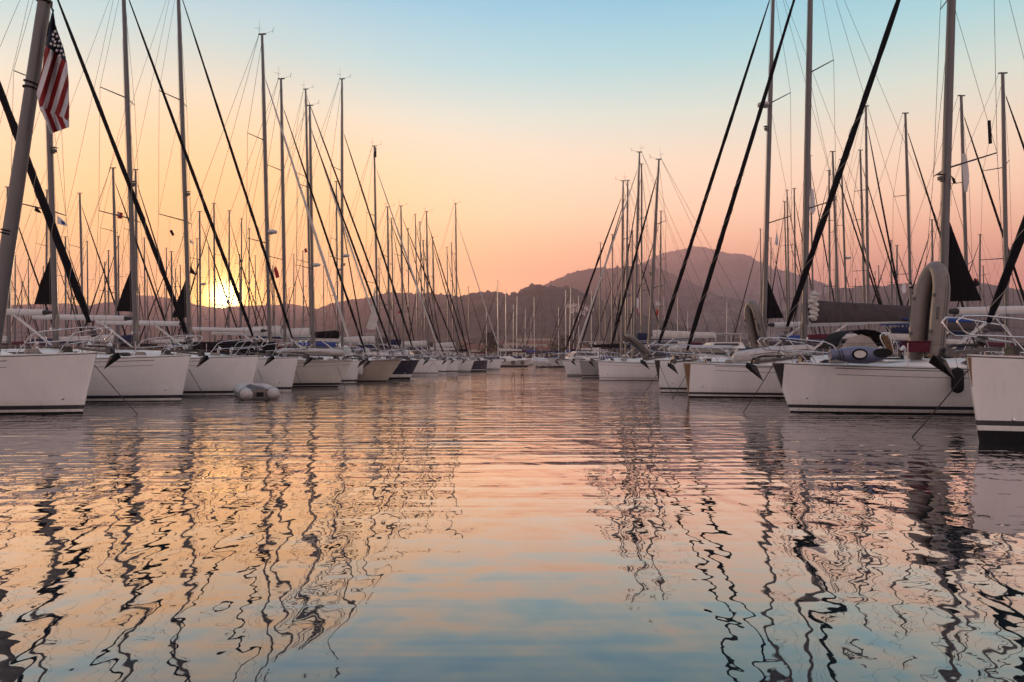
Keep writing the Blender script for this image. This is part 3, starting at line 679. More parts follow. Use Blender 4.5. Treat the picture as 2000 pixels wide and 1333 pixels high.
# ------------------------------------------------------------------ sailboats behind the rows: one per mast seen in the photo
GBL, GBR, GBC = 'sailboats berthed behind the left row', 'sailboats berthed behind the right row', 'sailboats anchored or berthed at the far end of the harbour'
def free(x0, x1, y0, y1): return all(x1 < a or x0 > b or y1 < c or y0 > d_ for a, b, c, d_ in SPOTS)
COV = ['canvas_navy', 'canvas_white', 'canvas_grey', 'canvas_navy', 'canvas_white', 'canvas_wine', 'canvas_black', 'canvas_blue']
bi = 0
def bgboat(tx, ty, bx, side, label, group, hm=(13.5, 19.5), boom=None, sail='canvas_black', **k):
    """side: +1 bow to the left, -1 bow to the right; the distance follows from the mast's height"""
    global bi; bi += 1
    L = 10.6; J = 4.3; best = None
    n = 26
    for i in range(n):
        Hm = lerp(hm[0], hm[1], ((i * 7 + bi * 3) % n) / (n - 1)) if i else lerp(hm[0], hm[1], .35)
        d = F * (Hm - H) / (HY - ty); X = (bx - 1000) / F * d
        a, b = (X - J, X - J + L) if side > 0 else (X + J - L, X + J)
        if free(a, b, d - 1.8, d + 1.8): best = (d, a, b); break
    if best is None:
        Hm = hm[1]; L = 7.5; J = 3.0
        for i in range(60):
            Hm = hm[1] + i * .25; d = F * (Hm - H) / (HY - ty); X = (bx - 1000) / F * d
            a, b = (X - J, X - J + L) if side > 0 else (X + J - L, X + J)
            if free(a, b, d - 1.5, d + 1.5): break
        else: print('overlap', tx, ty)
    bowX = a if side > 0 else b
    bow = bowX / d * F + 1000
    dk = HY - (1.15 + .25 * random.random() - H) / d * F
    z_att = ty + (HY - ty) * .05
    tack = bow + (8 / d * 1.0) * side * 3
    cov = boom or COV[bi % len(COV)]
    return boat(label, group, bow, d, dk, .35, side, R(random.uniform(-3, 3)), (bx, tx, ty), (tack, HY - (.55) / d * F, z_att), L=L, B=3.3, detail=0,
                boom=cov, sailc=sail, sailr=.070, dodger=random.choice([None, 'canvas_navy', 'canvas_blue', 'canvas_grey']), mastr=k.get('mastr', .125), spread=k.get('spread', 2), pulpit=False, light=k.get('light'), radar=k.get('radar'),
                mastm=k.get('mastm', 'alu'), hullm=k.get('hullm', 'gelcoat'), bimini=k.get('bimini'), boomz=None)
BL = [
 (15, 366, 20, -1, 'background sailboat whose mast top peeks left of the leaning grey spar'),
 (30, 500, 30, -1, 'low sailboat far behind at the left edge, mast ending level with the white pennant'),
 (21, 505, 21, 1, 'sailboat at the very left edge with short mast, left of its twin'),
 (43, 551, 43, -1, 'smallest mast at the left edge, dark stump over the booms'),
 (92, 372, 90, -1, 'background sailboat whose mast stands just left of the black triangular sail corner'),
 (85, 521, 85, 1, 'short masted boat half hidden left of the second mast'),
 (128, 463, 129, -1, 'background sailboat with bare mast right of the thick navy headsail'),
 (156, 378, 164, -1, 'background sailboat with slim mast standing alone in yellow sky, left of the red flag'),
 (221, 329, 230, -1, 'background sailboat flying the small red flag under its spreader'),
 (212, 490, 213, 1, 'short masted sailboat just left of the red flag boat'),
 (265, 332, 268, -1, 'sailboat whose mast top shows beside the second tall mast'),
 (282, 465, 284, -1, 'sailboat with short silver mast between the two tall masts'),
 (273, 555, 273, 1, 'dinghy sized sailboat, its low mast left of the hump in the hills'),
 (325, 485, 326, -1, 'sailboat with paired mast tops left of the sun, the taller of the pair'),
 (335, 492, 337, 1, 'sailboat with darker mast beside the paired mast tops left of the sun'),
 (343, 526, 344, -1, 'short sailboat mast against the small black sail corner left of the sun'),
 (390, 414, 392, -1, 'sailboat with radar and straight mast directly left of the sun glow'),
 (418, 398, 420, 1, 'sailboat mast rising out of the left half of the sun glow'),
 (448, 412, 447, -1, 'sailboat mast rising straight above the sun disc'),
 (472, 428, 471, -1, 'sailboat mast first to the right of the sun disc'),
 (487, 447, 486, 1, 'shorter sailboat mast second to the right of the sun disc'),
 (574, 497, 574, -1, 'low sailboat mast between the two tall aerial topped masts'),
 (657, 355, 660, -1, 'sailboat mast touching the left side of the tall bare mast with a radar'),
 (765, 427, 769, -1, 'sailboat mast close behind the first of the cluster at the row end'),
 (797, 447, 799, -1, 'shorter mast in the cluster at the row end, dark topped'),
 (811, 419, 817, -1, 'sailboat in the row end cluster with wide crosstree at its masthead'),
 (820, 434, 826, -1, 'sailboat in the row end cluster with thick pale mast and radar'),
 (827, 470, 832, 1, 'shortest mast of the tight row end cluster'),
 (873, 483, 876, -1, 'thin mast left of the last tall mast of the left row'),
 (882, 475, 886, -1, 'thin mast touching the last tall mast of the left row'),
 (740, 505, 742, -1, 'short mast with radar dome under the black topped mast'),
 (533, 520, 534, 1, 'stub mast right of the tallest complete mast on the left'),
 (632, 520, 633, -1, 'short dark mast against the hill line left of the radar mast'),
]
for tx, ty, bx, sd, lb in BL: bgboat(tx, ty, bx, sd, lb, GBL, radar=.5 if 'radar' in lb else None)
BR = [
 (1958, 144, 1968, -1, 'tallest background mast at the right edge with forked wind gauge'),
 (1877, 188, 1892, -1, 'background sailboat flying a long white pennant right of the big near mast'),
 (1768, 222, 1782, -1, 'background sailboat with lone mast left of the upright dinghy'),
 (1691, 208, 1696, -1, 'background sailboat whose mast top hides behind the thick black headsail'),
 (1680, 294, 1691, -1, 'background sailboat close beside the mast topped by the thick black headsail'),
 (1626, 297, 1640, -1, 'background sailboat with pale mast crossing left of the sail bag'),
 (1643, 312, 1656, -1, 'background sailboat with two radar domes behind the grey sail bag'),
 (1619, 334, 1621, 1, 'thin topped mast left of the two pale masts over the grey sail bag'),
 (1582, 305, 1590, -1, 'background sailboat with white rolled flag, close right of the near grey mast'),
 (1551, 369, 1555, -1, 'darkest of three short masts between the two near grey masts'),
 (1537, 372, 1543, -1, 'middle of three short masts between the two near grey masts'),
 (1532, 394, 1539, 1, 'leftmost of three short masts between the two near grey masts'),
 (1485, 448, 1487, 1, 'short mast tucked behind the mast with the radar dome'),
 (1716, 520, 1717, -1, 'low mast above the grey sail bag against orange sky'),
 (1740, 470, 1742, 1, 'slim mast above the grey sail bag with long slanting stay'),
 (1820, 430, 1824, 1, 'slim mast behind the top of the upright dinghy'),
 (1920, 520, 1924, -1, 'low mast right of the tall black sail corner'),
 (1226, 353, 1222, 1, 'sailboat mast with aerial, twin to the last mast of the right row'),
 (1253, 321, 1253, 1, 'sailboat mast doubling the tallest one of the distant right cluster'),
 (1291, 413, 1287, 1, 'darker short mast right of the distant right cluster'),
 (1235, 452, 1234, -1, 'short dark mast in the middle of the distant right cluster'),
 (1196, 459, 1195, 1, 'shorter mast left of the distant right cluster, half behind a slanting stay'),
 (1173, 475, 1171, 1, 'leftmost mast with wind gauge of the distant right cluster'),
 (1183, 514, 1182, -1, 'low mast second from the left in the distant right cluster'),
 (1206, 520, 1206, 1, 'low mast against the flat ridge behind the distant right cluster'),
 (1227, 478, 1226, 1, 'low pale mast squeezed between the paired masts of the right cluster'),
]
for tx, ty, bx, sd, lb in BR: bgboat(tx, ty, bx, sd, lb, GBR, radar=.5 if 'radar' in lb else None)
BC = [
 (972, 549, 973, 1, 'tallest and leftmost of the anchored yachts in the gap, its mast above the ridge'),
 (988, 567, 988, 1, 'anchored yacht with mast reaching just to the ridge line, second in the gap'),
 (1003, 595, 1002, -1, 'anchored yacht with patchy mast left of the clean white one'),
 (1010, 578, 1009, 1, 'anchored yacht with clean white mast in the middle of the gap'),
 (1026, 603, 1026, 1, 'anchored yacht with small flag halfway up its short mast'),
 (1037, 623, 1037, -1, 'smallest anchored yacht with two cross spreaders in the gap'),
 (1043, 580, 1044, 1, 'faint yacht mast behind the small two-spreader one'),
 (1055, 572, 1059, 1, 'yacht with a black mast and tarpaulin covered hull in the gap'),
 (1070, 617, 1070, 1, 'short yacht mast first right of the black mast'),
 (1074, 587, 1075, -1, 'faint yacht mast second right of the black mast'),
 (1091, 601, 1091, -1, 'thin brown yacht mast in front of the village on the hill'),
 (1105, 567, 1105, 1, 'pinkish yacht mast left of the tall forked one'),
 (1115, 559, 1112, 1, 'forked topped yacht mast leaning left over the motor yacht'),
 (1120, 585, 1120, -1, 'yacht mast crossing the lower end of the black headsail'),
 (1130, 579, 1131, 1, 'faint yacht mast above the hillside houses'),
 (1155, 567, 1155, -1, 'faint yacht mast right of the hillside houses'),
 (1184, 575, 1184, -1, 'pale mast in the haze under the right cluster, the taller of two'),
 (1178, 591, 1178, 1, 'pale mast in the haze under the right cluster, the shorter of two'),
 (1297, 579, 1297, -1, 'pinkish mast against the mountain left of the two black headsails'),
 (1323, 582, 1324, -1, 'pinkish mast between the two black headsails, the taller'),
 (1343, 608, 1343, 1, 'pinkish mast between the two black headsails, the shorter'),
 (1371, 605, 1370, -1, 'stout mast right beside the second black headsail'),
 (1392, 598, 1391, 1, 'faint mast against the pale scar of the hill'),
 (1420, 582, 1418, -1, 'pink mast left of the hoisted inflatable'),
 (1445, 600, 1445, 1, 'low mast just left of the hoisted inflatable'),
 (950, 600, 950, -1, 'faint mast left of the tallest anchored yacht'),
 (915, 560, 916, -1, 'faint mast between the last stays of the left row'),
]
for tx, ty, bx, sd, lb in BC:
    bm = 'alu_dark' if 'black mast' in lb else ('white_spar' if ('white' in lb or 'pink' in lb or 'yacht' in lb) else 'alu')
    bgboat(tx, ty, bx, sd, lb, GBC, (14.5, 21), mastm=bm, mastr=.125)

THL, THR = 'thin distant mast in the thicket beyond the left row', 'thin distant mast in the thicket beyond the right row'
rx = random.Random(3)
for i in range(20):
    px = 20 + i * 30 + rx.uniform(-9, 9); bgboat(px - 2, rx.uniform(455, 565), px, rx.choice((1, -1)), THL, 'thicket of thin masts beyond the left row', (13, 20))
for i in range(12):
    px = 1500 + i * 41 + rx.uniform(-9, 9); bgboat(px + 2, rx.uniform(440, 560), px, rx.choice((1, -1)), THR, 'thicket of thin masts beyond the right row', (13, 20))
#PART2
# ------------------------------------------------------------------ things on and around the boats
from mathutils import Matrix
def toworld(root, p):
    rz = root.rotation_euler.z; p = Vector(p)
    return Vector((root.location.x + p.x * math.cos(rz) - p.y * math.sin(rz), root.location.y + p.x * math.sin(rz) + p.y * math.cos(rz), root.location.z + p.z))
def tolocal(root, p):
    rz = root.rotation_euler.z; q = Vector(p) - root.location
    return Vector((q.x * math.cos(rz) + q.y * math.sin(rz), -q.x * math.sin(rz) + q.y * math.cos(rz), q.z))
def side_point(root, hl, px, z, off=0.0):
    """world point on the hull side facing the camera, seen in photo column px, at height z"""
    s = 2.0; ns = root['ns']
    for _ in range(30):
        y = ns * (hl.half(min(1, s / hl.L), z, hl.sheer(s)) + off); p = toworld(root, (s, y, z))
        e = (px - (1000 + p.x / p.y * F)) * p.y / F; s += e * (-1 if ns > 0 else 1) * .7
    return toworld(root, (s, ns * (hl.half(min(1, s / hl.L), z, hl.sheer(s)) + off), z))

# leaning spar with the big flag, on a small boat that lies left of the frame
sp, sph, _ = boat('small boat at the left edge with a leaning grey spar strapped with black bands', None, -60, 9.0, 735, .2, -1, R(4), None, None, L=7, B=2.2, detail=0, pulpit=False, cabin_h=.3)
spm = MB(); pa, pb, pc = at(-12, 665, 9.0), at(43, 300, 9.0), at(108, -140, 9.0)
spm.path([tolocal(sp, pa + (pa - pb).normalized() * .75), tolocal(sp, pa), tolocal(sp, pb), tolocal(sp, pc)], [.092, .09, .083, .068], 20)
spo = spm.build('spar', 'alu', sp)
for y, t in ((163, .5), (173, 0.0), (452, .3), (458, .3), (4, 0)):
    c = at(87 - .152 * y, y, 9.0); c2 = at(87 - .152 * (y - 8), y - 8, 9.0)
    v = (c2 - c).normalized(); tl = Vector((v.x + .3 * t, v.y, v.z)).normalized()
    MB().path([tolocal(sp, c - tl * .011), tolocal(sp, c + tl * .011)], .094, 16).build('strap', 'rubber', spo)
MB().path([tolocal(sp, at(100, 4, 8.97)), tolocal(sp, at(101, 16, 8.95)), tolocal(sp, at(104, 22, 8.95))], [.02, .012, .016], 6).build('shackle', 'iron', spo)
wire(MB(), tolocal(sp, at(99, 8, 8.95)), tolocal(sp, at(80, 190, 8.9)), .006).build('halyard', 'rope', spo)

def flagmat():
    m = bpy.data.materials.new('flag_print'); m.use_nodes = True; t = m.node_tree; b = t.nodes['Principled BSDF']
    uv = N(t, 'ShaderNodeUVMap'); uv.uv_map = 'UVMap'; s_ = N(t, 'ShaderNodeSeparateXYZ'); lk(t, uv.outputs[0], s_.inputs[0])
    k = mth(t, 'GREATER_THAN', mth(t, 'FRACT', mth(t, 'MULTIPLY', s_.outputs[0], .5)), .5)
    c1_ = mixc(t, k, (.32, .010, .012), (.80, .78, .82))
    cn_ = mth(t, 'LESS_THAN', s_.outputs[1], 0.0)
    c2_ = mixc(t, cn_, c1_, (.012, .022, .05))
    tcx = N(t, 'ShaderNodeTexCoord'); nz = N(t, 'ShaderNodeTexNoise'); nz.inputs['Scale'].default_value = 24; nz.inputs['Detail'].default_value = 3; lk(t, tcx.outputs['Object'], nz.inputs[0])
    lk(t, c2_, b.inputs['Base Color']); b.inputs['Roughness'].default_value = .8
    bp = N(t, 'ShaderNodeBump'); bp.inputs['Distance'].default_value = .012; lk(t, nz.outputs[0], bp.inputs['Height']); lk(t, bp.outputs[0], b.inputs['Normal'])
    tr = N(t, 'ShaderNodeBsdfTranslucent'); lk(t, c2_, tr.inputs[0]); mx = N(t, 'ShaderNodeMixShader'); mx.inputs[0].default_value = .22
    lk(t, b.outputs[0], mx.inputs[1]); lk(t, tr.outputs[0], mx.inputs[2]); lk(t, mx.outputs[0], t.nodes['Material Output'].inputs[0]); M['flag_print'] = m
flagmat()
def pl(pts, y):
    for (x0, y0), (x1, y1) in zip(pts, pts[1:]):
        if y0 <= y <= y1: return lerp(x0, x1, (y - y0) / max(1e-6, y1 - y0))
    return pts[-1][0]
LE = [(103, 22), (93, 60), (88, 92), (84, 130), (76, 165), (71, 182), (76, 200), (78, 212), (84, 224), (92, 243), (99, 262)]
RE = [(105, 22), (108, 48), (118, 76), (125, 96), (131, 124), (134, 160), (135, 200), (135, 232), (135, 246), (135, 247.5), (134.5, 249)]
def edge(E, t): 
    k = t * (len(E) - 1); i = min(int(k), len(E) - 2); return (lerp(E[i][0], E[i + 1][0], k - i), lerp(E[i][1], E[i + 1][1], k - i))
fd = MB(); uvs = []; NU, NV = 26, 80; rows_ = []
for j in range(NV + 1):
    r_ = []
    a = edge(LE, j / NV); b = edge(RE, j / NV)
    for i in range(NU + 1):
        t = i / NU; x, y = lerp(a[0], b[0], t), lerp(a[1], b[1], t)
        dep = 8.86 + .10 * math.sin(t * 9 + y * .02) * min(1, (y - 20) / 60) + .03 * math.sin(t * 22 + y * .07)
        r_.append(at(x, y, dep)); fold = y > 208 + (x - 78) * .5
        q = (x + .30 * y) / 9.6 if not fold else (x - .38 * y + 150) / 9.6
        uvs.append((q - .2, (y - (88 + (x - 88) * .80)) / 50))
    rows_.append(r_)
fd.loft(rows_, 0, False, True, False)
flag = fd.build('flag', ['flag_print', 'white_cloth'])
uvl = flag.data.uv_layers.new(name='UVMap')
for lp in flag.data.loops: uvl.data[lp.index].uv = uvs[lp.vertex_index]
so_ = flag.modifiers.new('thick', 'SOLIDIFY'); so_.thickness = .003
stm = MB()
for sx, sy in ((111.5, 71.5), (104, 77), (116.5, 80.5), (99.5, 86), (107.5, 82), (107, 89), (114, 90), (121.5, 90.5), (111, 99), (120, 100), (117, 109), (125, 107.6), (108, 62), (104, 68)):
    dep = 8.70; pts = []
    for k in range(10):
        r_ = (3.7 if k % 2 == 0 else 1.5); an = math.pi / 2 + k * math.pi / 5 + .12; pts.append(at(sx + r_ * math.cos(an), sy - r_ * math.sin(an), dep))
    stm.poly(pts, .002, (0, 1, 0))
    sto = None
stm.build('star_print', 'white_cloth', flag)
tag(flag, 'large striped red and white flag with stars hanging beside the leaning grey spar', 'flag')

FG = 'small flags and pennants on the rigging'
def pennant(px, py, pts, d, matn, label, extra=None, group=FG):
    """pts: outline in photo pixels relative to the hoist point"""
    m = MB(); n = len(pts); P_ = [at(px + x, py + y, d + .06 * math.sin(x * .5 + y * .2)) for x, y in pts]
    m.poly(P_, .006, (0, 1, 0)); 
    if extra: m.poly([at(px + x, py + y, d - .03) for x, y in extra[0]], .05, (0, 1, 0), 1)
    o = m.build('pennant', [matn, extra[1] if extra else matn]); tag(o, label, 'flag', group)
    wire(MB(), at(px, py - 26, d), at(px + 1, py + 60, d), .004).build('flag_line', 'rope', o)
    return o
cres = [(5 + 2.6 * math.cos(a), 4.5 + 2.6 * math.sin(a)) for a in [R(60 + 30 * k) for k in range(9)]] + [(5.8 + 2.0 * math.cos(a), 4.5 + 2.0 * math.sin(a)) for a in [R(290 - 30 * k) for k in range(8)]]
pennant(229, 414, [(0, 0), (11, 2), (10, 14), (1, 13)], 40.5, 'red_cloth', 'small red flag with white crescent beside the background mast left of the second tall mast', (cres, 'white_cloth'))
pennant(70, 402, [(0, 0), (6, 7), (12, 15), (5, 14), (-3, 10)], 23.0, 'dark_cloth', 'small dark pennant hanging under the spreader at the far left')
pennant(112, 421, [(0, 0), (10, 8), (22, 21), (12, 20), (0, 16)], 22.4, 'white_cloth', 'white triangular pennant with a blue mark left of the second mast', ([(8, 10), (13, 12), (15, 17), (10, 17)], 'canvas_blue'))
pennant(331, 449, [(0, 2), (5, 0), (10, 10), (6, 13)], 29.8, 'dark_cloth', 'small dark pennant under the spreader of the mast beside the sun')
pennant(371, 517, [(0, 0), (9, 14), (11, 21), (1, 17)], 30.0, 'dark_cloth', 'dark triangular pennant just right of the mast beside the sun')
pennant(371, 467, [(0, 0), (9, 10), (0, 8)], 30.2, 'white_cloth', 'tiny pale pennant above the dark one right of the mast beside the sun')
pennant(535, 520, [(0, 6), (4, 0), (9, 12), (11, 22), (4, 24)], 35.2, 'red_cloth', 'red flag furled by the wind right of the tall wind gauge mast')
pennant(777, 608, [(0, 0), (5, 1), (5, 4), (0, 4)], 60, 'red_cloth', 'tiny red flag among the stays of the left row end')
pennant(594, 484, [(0, 4), (4, 0), (7, 9), (2, 10)], 43, 'red_cloth', 'small red flag near the radar of the twin lined mast')
pennant(1878, 300, [(0, 0), (8, 2), (13, 26), (15, 46), (11, 76), (5, 74), (2, 40)], 38, 'white_cloth', 'long white pennant hanging on the background mast right of the tall black sail')
pennant(1857, 343, [(0, 0), (8, 7), (11, 17), (4, 15)], 19.2, 'dark_cloth', 'small dark flag at the spreader root of the nearest right mast')
pennant(1584, 366, [(0, 0), (5, 6), (9, 44), (4, 54), (-3, 46)], 37, 'white_cloth', 'white flag hanging limp beside the near grey mast on the right')
pennant(1516, 452, [(1, 0), (4, 14), (3, 29), (-3, 24)], 29.5, 'white_cloth', 'small white pennant under the spreader of the radar dome mast')
pennant(1280, 586, [(0, 0), (11, 9), (0, 12)], 45.5, 'white_cloth', 'small white triangular pennant by the racing sailboat mast')
pennant(1283, 604, [(0, 0), (3, 2), (2, 14), (-2, 9)], 45.4, 'red_cloth', 'tiny red and dark flag under the white pennant by the racing sailboat mast')
pennant(1903, 543, [(0, 0), (6, 4), (10, 14), (3, 18), (-2, 8)], 30, 'dark_cloth', 'dark flag with crescent knotted beside the boom end on the right', (cres, 'red_cloth'))
pennant(1775, 552, [(0, 0), (6, 0), (7, 12), (0, 12)], 34, 'dark_cloth', 'small dark square flag left of the upright dinghy', ([(1, 4), (4, 4), (4, 8), (1, 8)], 'white_cloth'))
pennant(1764, 552, [(0, 0), (4, 4), (6, 18), (0, 22), (-4, 12)], 34, 'white_cloth', 'small white flag left of the dark square one')
pennant(723, 560, [(8, 0), (16, 60), (10, 84), (-4, 84), (-8, 80), (2, 50)], 50.5, 'canvas_white', 'white sail corner hanging between the stays above the dark blue hull', group='sail corners')
pennant(1243, 582, [(0, 0), (5, 4), (4, 30), (0, 40)], 51, 'white_cloth', 'long white and red flag beside the tallest distant right mast', ([(1, 20), (3, 20), (3, 36), (1, 36)], 'red_cloth'))

# inflatable dinghies
def dinghy(label, origin, ex, ey, Lg=2.4, Bm=1.25, r=.19, group='inflatable dinghies', motor=False, name='inflatable_dinghy', bend=0.0, dotted=True, skin='inflatable'):
    """origin: middle of the stern; ex: world direction of the bow, ey: direction across"""
    ex = Vector(ex).normalized(); ey = Vector(ey); ey = (ey - ex * ey.dot(ex)).normalized(); ez = ex.cross(ey)
    root = thing(name, origin, label, 'dinghy', group)
    root.rotation_euler = Matrix((ex, ey, ez)).transposed().to_euler()
    hb = Bm / 2 - r
    ctr = [(-.32, hb), (-.15 if not motor else -.25, hb), (0, hb), (Lg * .35, hb), (Lg * .6, hb), (Lg * .72, hb * .94), (Lg * .84, hb * .72), (Lg * .93, hb * .40), (Lg * .955, hb * .12)]
    pts = [(x, y, bend * (x / Lg) ** 2) for x, y in ctr] + [(x, -y, bend * (x / Lg) ** 2) for x, y in ctr[::-1]]
    rr = ([.03, r * .72, r * .96] if not motor else [.05, r * .86, r]) + [r] * 2 + [r * .98, r * .95, r * .92, r * .9]; rr = rr + rr[::-1]
    MB().path(pts, rr, 16, 0, True, 1.0, (0, 0, 1)).build('tube', skin, root)
    for sd in (1, -1):
        MB().path([(x, sd * (y + rr[i] * .99), bend * (x / Lg) ** 2 - .02) for i, (x, y) in enumerate(ctr) if 1 < i], .018, 6).path([(x, sd * (y + rr[i] * .97), bend * (x / Lg) ** 2 + .045) for i, (x, y) in enumerate(ctr) if 1 < i], .008, 5).build('rubbing_strake', 'inflatable_dark', root)
        for xx in (.22, .62) if dotted else ():
            MB().path([(Lg * xx, sd * hb, bend * xx * xx + r * .98), (Lg * xx, sd * hb, bend * xx * xx + r * 1.06)], .055, 10).build('valve', 'inflatable_dark', root)
        MB().box((Lg * .42, sd * (hb + r * .55), bend * .17 + r * .80), (.34, .10, .03)).build('patch', 'inflatable_dark', root)
    MB().box((.06, 0, -.02), (.04, hb * 2 - r * .8, .30)).build('transom', 'inflatable', root)
    MB().loft([[(x, -hb * k, -.12 + bend * (x / Lg) ** 2), (x, 0, -.19 + bend * (x / Lg) ** 2), (x, hb * k, -.12 + bend * (x / Lg) ** 2)] for x, k in ((.05, 1), (Lg * .6, 1), (Lg * .85, .6), (Lg * .93, .15))], 0, False, True, False).build('floor', 'inflatable_dark', root)
    if motor: MB().box((-.06, 0, .02), (.10, .22, .16)).build('motor_pad', 'rubber', root)
    return root
m2 = toworld(r2, (s2(1830), 0, 0))
dinghy('grey inflatable dinghy standing upright against the mast of the long white sailboat', at(1808, 690, 19.0), (.10, .06, 1), (-.17, .98, 0), 2.52, 1.16, .215, bend=-.12)
dinghy('small grey inflatable hoisted bow up in front of the mast with the radar dome', at(1484, 676, 29.6), (-.28, 0, 1), (-.25, .96, 0), 1.95, 1.1, .18, bend=-.15)
dinghy('pale inflatable dinghy lying upside down on the foredeck of the triple striped sailboat', at(1566, 684, 26.9), (-1, -.05, -.06), (.05, 1, 0), 2.7, 1.35, .22, bend=.14, skin='inflatable_pale')
dinghy('narrow white inflatable propped at a slant on the racing sailboat', at(1262, 690, 45.9), (-.75, -.1, .70), (.2, -1, .1), 1.75, 1.0, .16)
dinghy('grey inflatable dinghy lying flat on the cream topped sailboat', at(560, 688, 36.2), (.98, -.12, -.0), (.1, 1, 0), 3.1, 1.4, .20, bend=-.05, skin='inflatable_pale')
dinghy('white inflatable dinghy lashed on the deck beyond the triple striped sailboat', at(1420, 683, 33.5), (-.98, -.1, 0), (.1, 1, 0), 2.9, 1.3, .2, skin='inflatable_pale')
tn = dinghy('grey inflatable tender floating with its round tube ends towards the water', (-9.2, 24.9, .20), (-.50, .85, .05), (.85, .50, 0), 2.2, 1.42, .235, motor=True, skin='inflatable_pale')
MB().path([(-.02, -.475, 0), (.07, -.475, 0)], .242, 16).build('band', 'inflatable_dark', tn)
MB().path([(-.02, .475, 0), (.03, .475, 0)], .240, 16).build('band', 'inflatable_dark', tn)
# mooring rope of the tender
c = MB(); wire(c, (1.9, 0, .1), (2.1, .6, .9), .008); c.build('painter', 'rope', tn)

# fenders
def fender(root, hl, px, zc, ln, r, matn, label, g='fenders hanging along the hulls'):
    p = side_point(root, hl, px, zc, r * 1.02)
    m = MB(); prof = [(0, .02), (.05, .6), (.12, .92), (.25, 1), (.75, 1), (.88, .92), (.95, .6), (1, .02)]
    m.path([(0, 0, ln * (t - .5)) for t, _ in prof], [r * k for _, k in prof], 16)
    o = m.build('fender', matn); o.location = p; tag(o, label, 'fender', g)
    ns = root['ns']; x = tolocal(root, p).x; e = toworld(root, (x, ns * (hl.wd(x) - .09), hl.sheer(x) + .45)) - p
    c = MB(); wire(c, (0, 0, ln * .49), (0, 0, max(ln * .5 + .02, hl.sheer(x) - zc + .03)), .008); wire(c, (0, 0, hl.sheer(x) - zc + .03), e, .008); c.build('fender_rope', 'rope', o)
fender(r2, h2, 1870, .93, .68, .145, 'rubber', 'fat black fender hanging on the long white sailboat near the right edge')
bl = {o['label']: o for o in list(COL.objects) if o.parent is None and 'label' in o}
def find(s): return next(o for k, o in bl.items() if k.startswith(s))
class _H: pass
rb = find('beige sailboat'); fender(rb, Hull(12.5, 3.9, H + (HY - 702) / F * 44, 1.05), 704, .85, .95, .17, 'fender_white', 'long white fender hanging on the beige sailboat')
rb2 = find('white plumb bowed'); 
MB_ = MB().path([(-.25, 0, 0), (.25, 0, 0)], [.07, .07], 10)
rl = find('sailboat second from the left') if False else None

# kayak, boarding plank and deck box on the long white sailboat
dk2 = h2.sheer(2.2)
ky = thing('kayak', at(1674, 696, 17.9), 'blue kayak lying on its side on the long white sailboat deck', 'kayak', None, A2)
rings = []
for i in range(21):
    t = i / 20; x = -.88 + t * 1.9; k = max(.02, math.sin(math.pi * min(max(t, 0), 1)) ** .5 if t < .5 else math.sin(math.pi * t) ** .38)
    k = k if t < .5 else k
    if t < .1: k = .62 + t * 2.2
    rings.append([(x, .17 * k * math.sin(a), .04 + .25 * k * math.cos(a)) for a in [2 * math.pi * j / 16 for j in range(16)]])
MB().loft(rings).build('hull', 'kayak_blue', ky)
def oval(cx, cz, rx, rz_, y, rt=None):
    pts = [(cx + rx * math.cos(2 * math.pi * j / 24), y, cz + rz_ * math.sin(2 * math.pi * j / 24)) for j in range(25)]
    return pts
hr = MB(); hr.path(oval(-.02, .06, .22, .14, -.172), .028, 8, 0, False); hr.build('hatch_ring', 'rubber', ky)
MB().poly(oval(-.02, .06, .205, .125, -.168)[:-1], .02, (0, 1, 0)).build('hatch_cover', 'fender_white', ky)
MB().poly([(x, y, z) for x, y, z in oval(.72, .10, .30, .14, -.160)[:-1]], .03, (0, 1, 0)).build('cockpit', 'rubber', ky)
for x in (-.7, -.6): MB().path([(x, -.14, .2), (x + .04, -.16, .1), (x + .12, -.12, -.12)], .012, 5).build('strap', 'rope_dark', ky)
ky.scale = (.86, .86, .86)
bp_ = thing('boarding_plank', at(1734, 692, 18.2), 'wooden boarding plank in a bent steel frame standing on the long white sailboat', 'plank')
q = MB().path([(.02, 0, -.02), (-.20, 0, .42), (-.20, 0, .50), (-.15, 0, .54), (-.02, 0, .55), (.04, 0, .51), (.17, 0, 0)], .016, 8); q.build('frame', 'steel', bp_)
for k in (-.055, 0.0, .055): MB().path([(.09 + k, .0, .02), (-.09 + k, .0, .50)], .024, 4).build('board', 'teak', bp_)
bx_ = thing('deck_box', at(1788, 680, 18.8), 'dark wine deck box under the upright dinghy', 'box')
MB().box((0, 0, .02), (.62, .4, .28), taper=.94).build('body', 'canvas_wine', bx_)
MB().box((0, 0, .175), (.66, .44, .03)).build('lid', 'canvas_wine', bx_)
# folded spray window and hood on the long sailboat
hd_ = thing('spray_hood', at(1668, 682, 20.6), 'dark spray hood with clear curved windows behind the blue kayak', 'hood', None, A2)
rings = []
for i in range(9):
    t = i / 8; a_ = math.pi * (.04 + .92 * t)
    rings.append([(-.85 * math.cos(a_) * (1 - .15 * s_), s_ * 1.1 - .55, .62 * math.sin(a_) ** .8 - .05) for s_ in (0, .33, .66, 1)])
MB().loft(rings, 0, False, True, False).build('canopy', 'canvas_black', hd_)
MB().poly([(-.78, -.58, .0), (-.55, -.58, .30), (-.15, -.58, .42), (.12, -.58, .33), (.42, -.58, .0)], .02, (0, 1, 0)).build('side_window', 'clear_window', hd_)
# reflector tube in the rigging of the long sailboat
rt_ = MB().path([tolocal(r2, at(1931.5, 236, 18.4)), tolocal(r2, at(1934, 281, 18.4))], [.038, .042], 10); rt_.build('radar_reflector', 'rubber', r2)
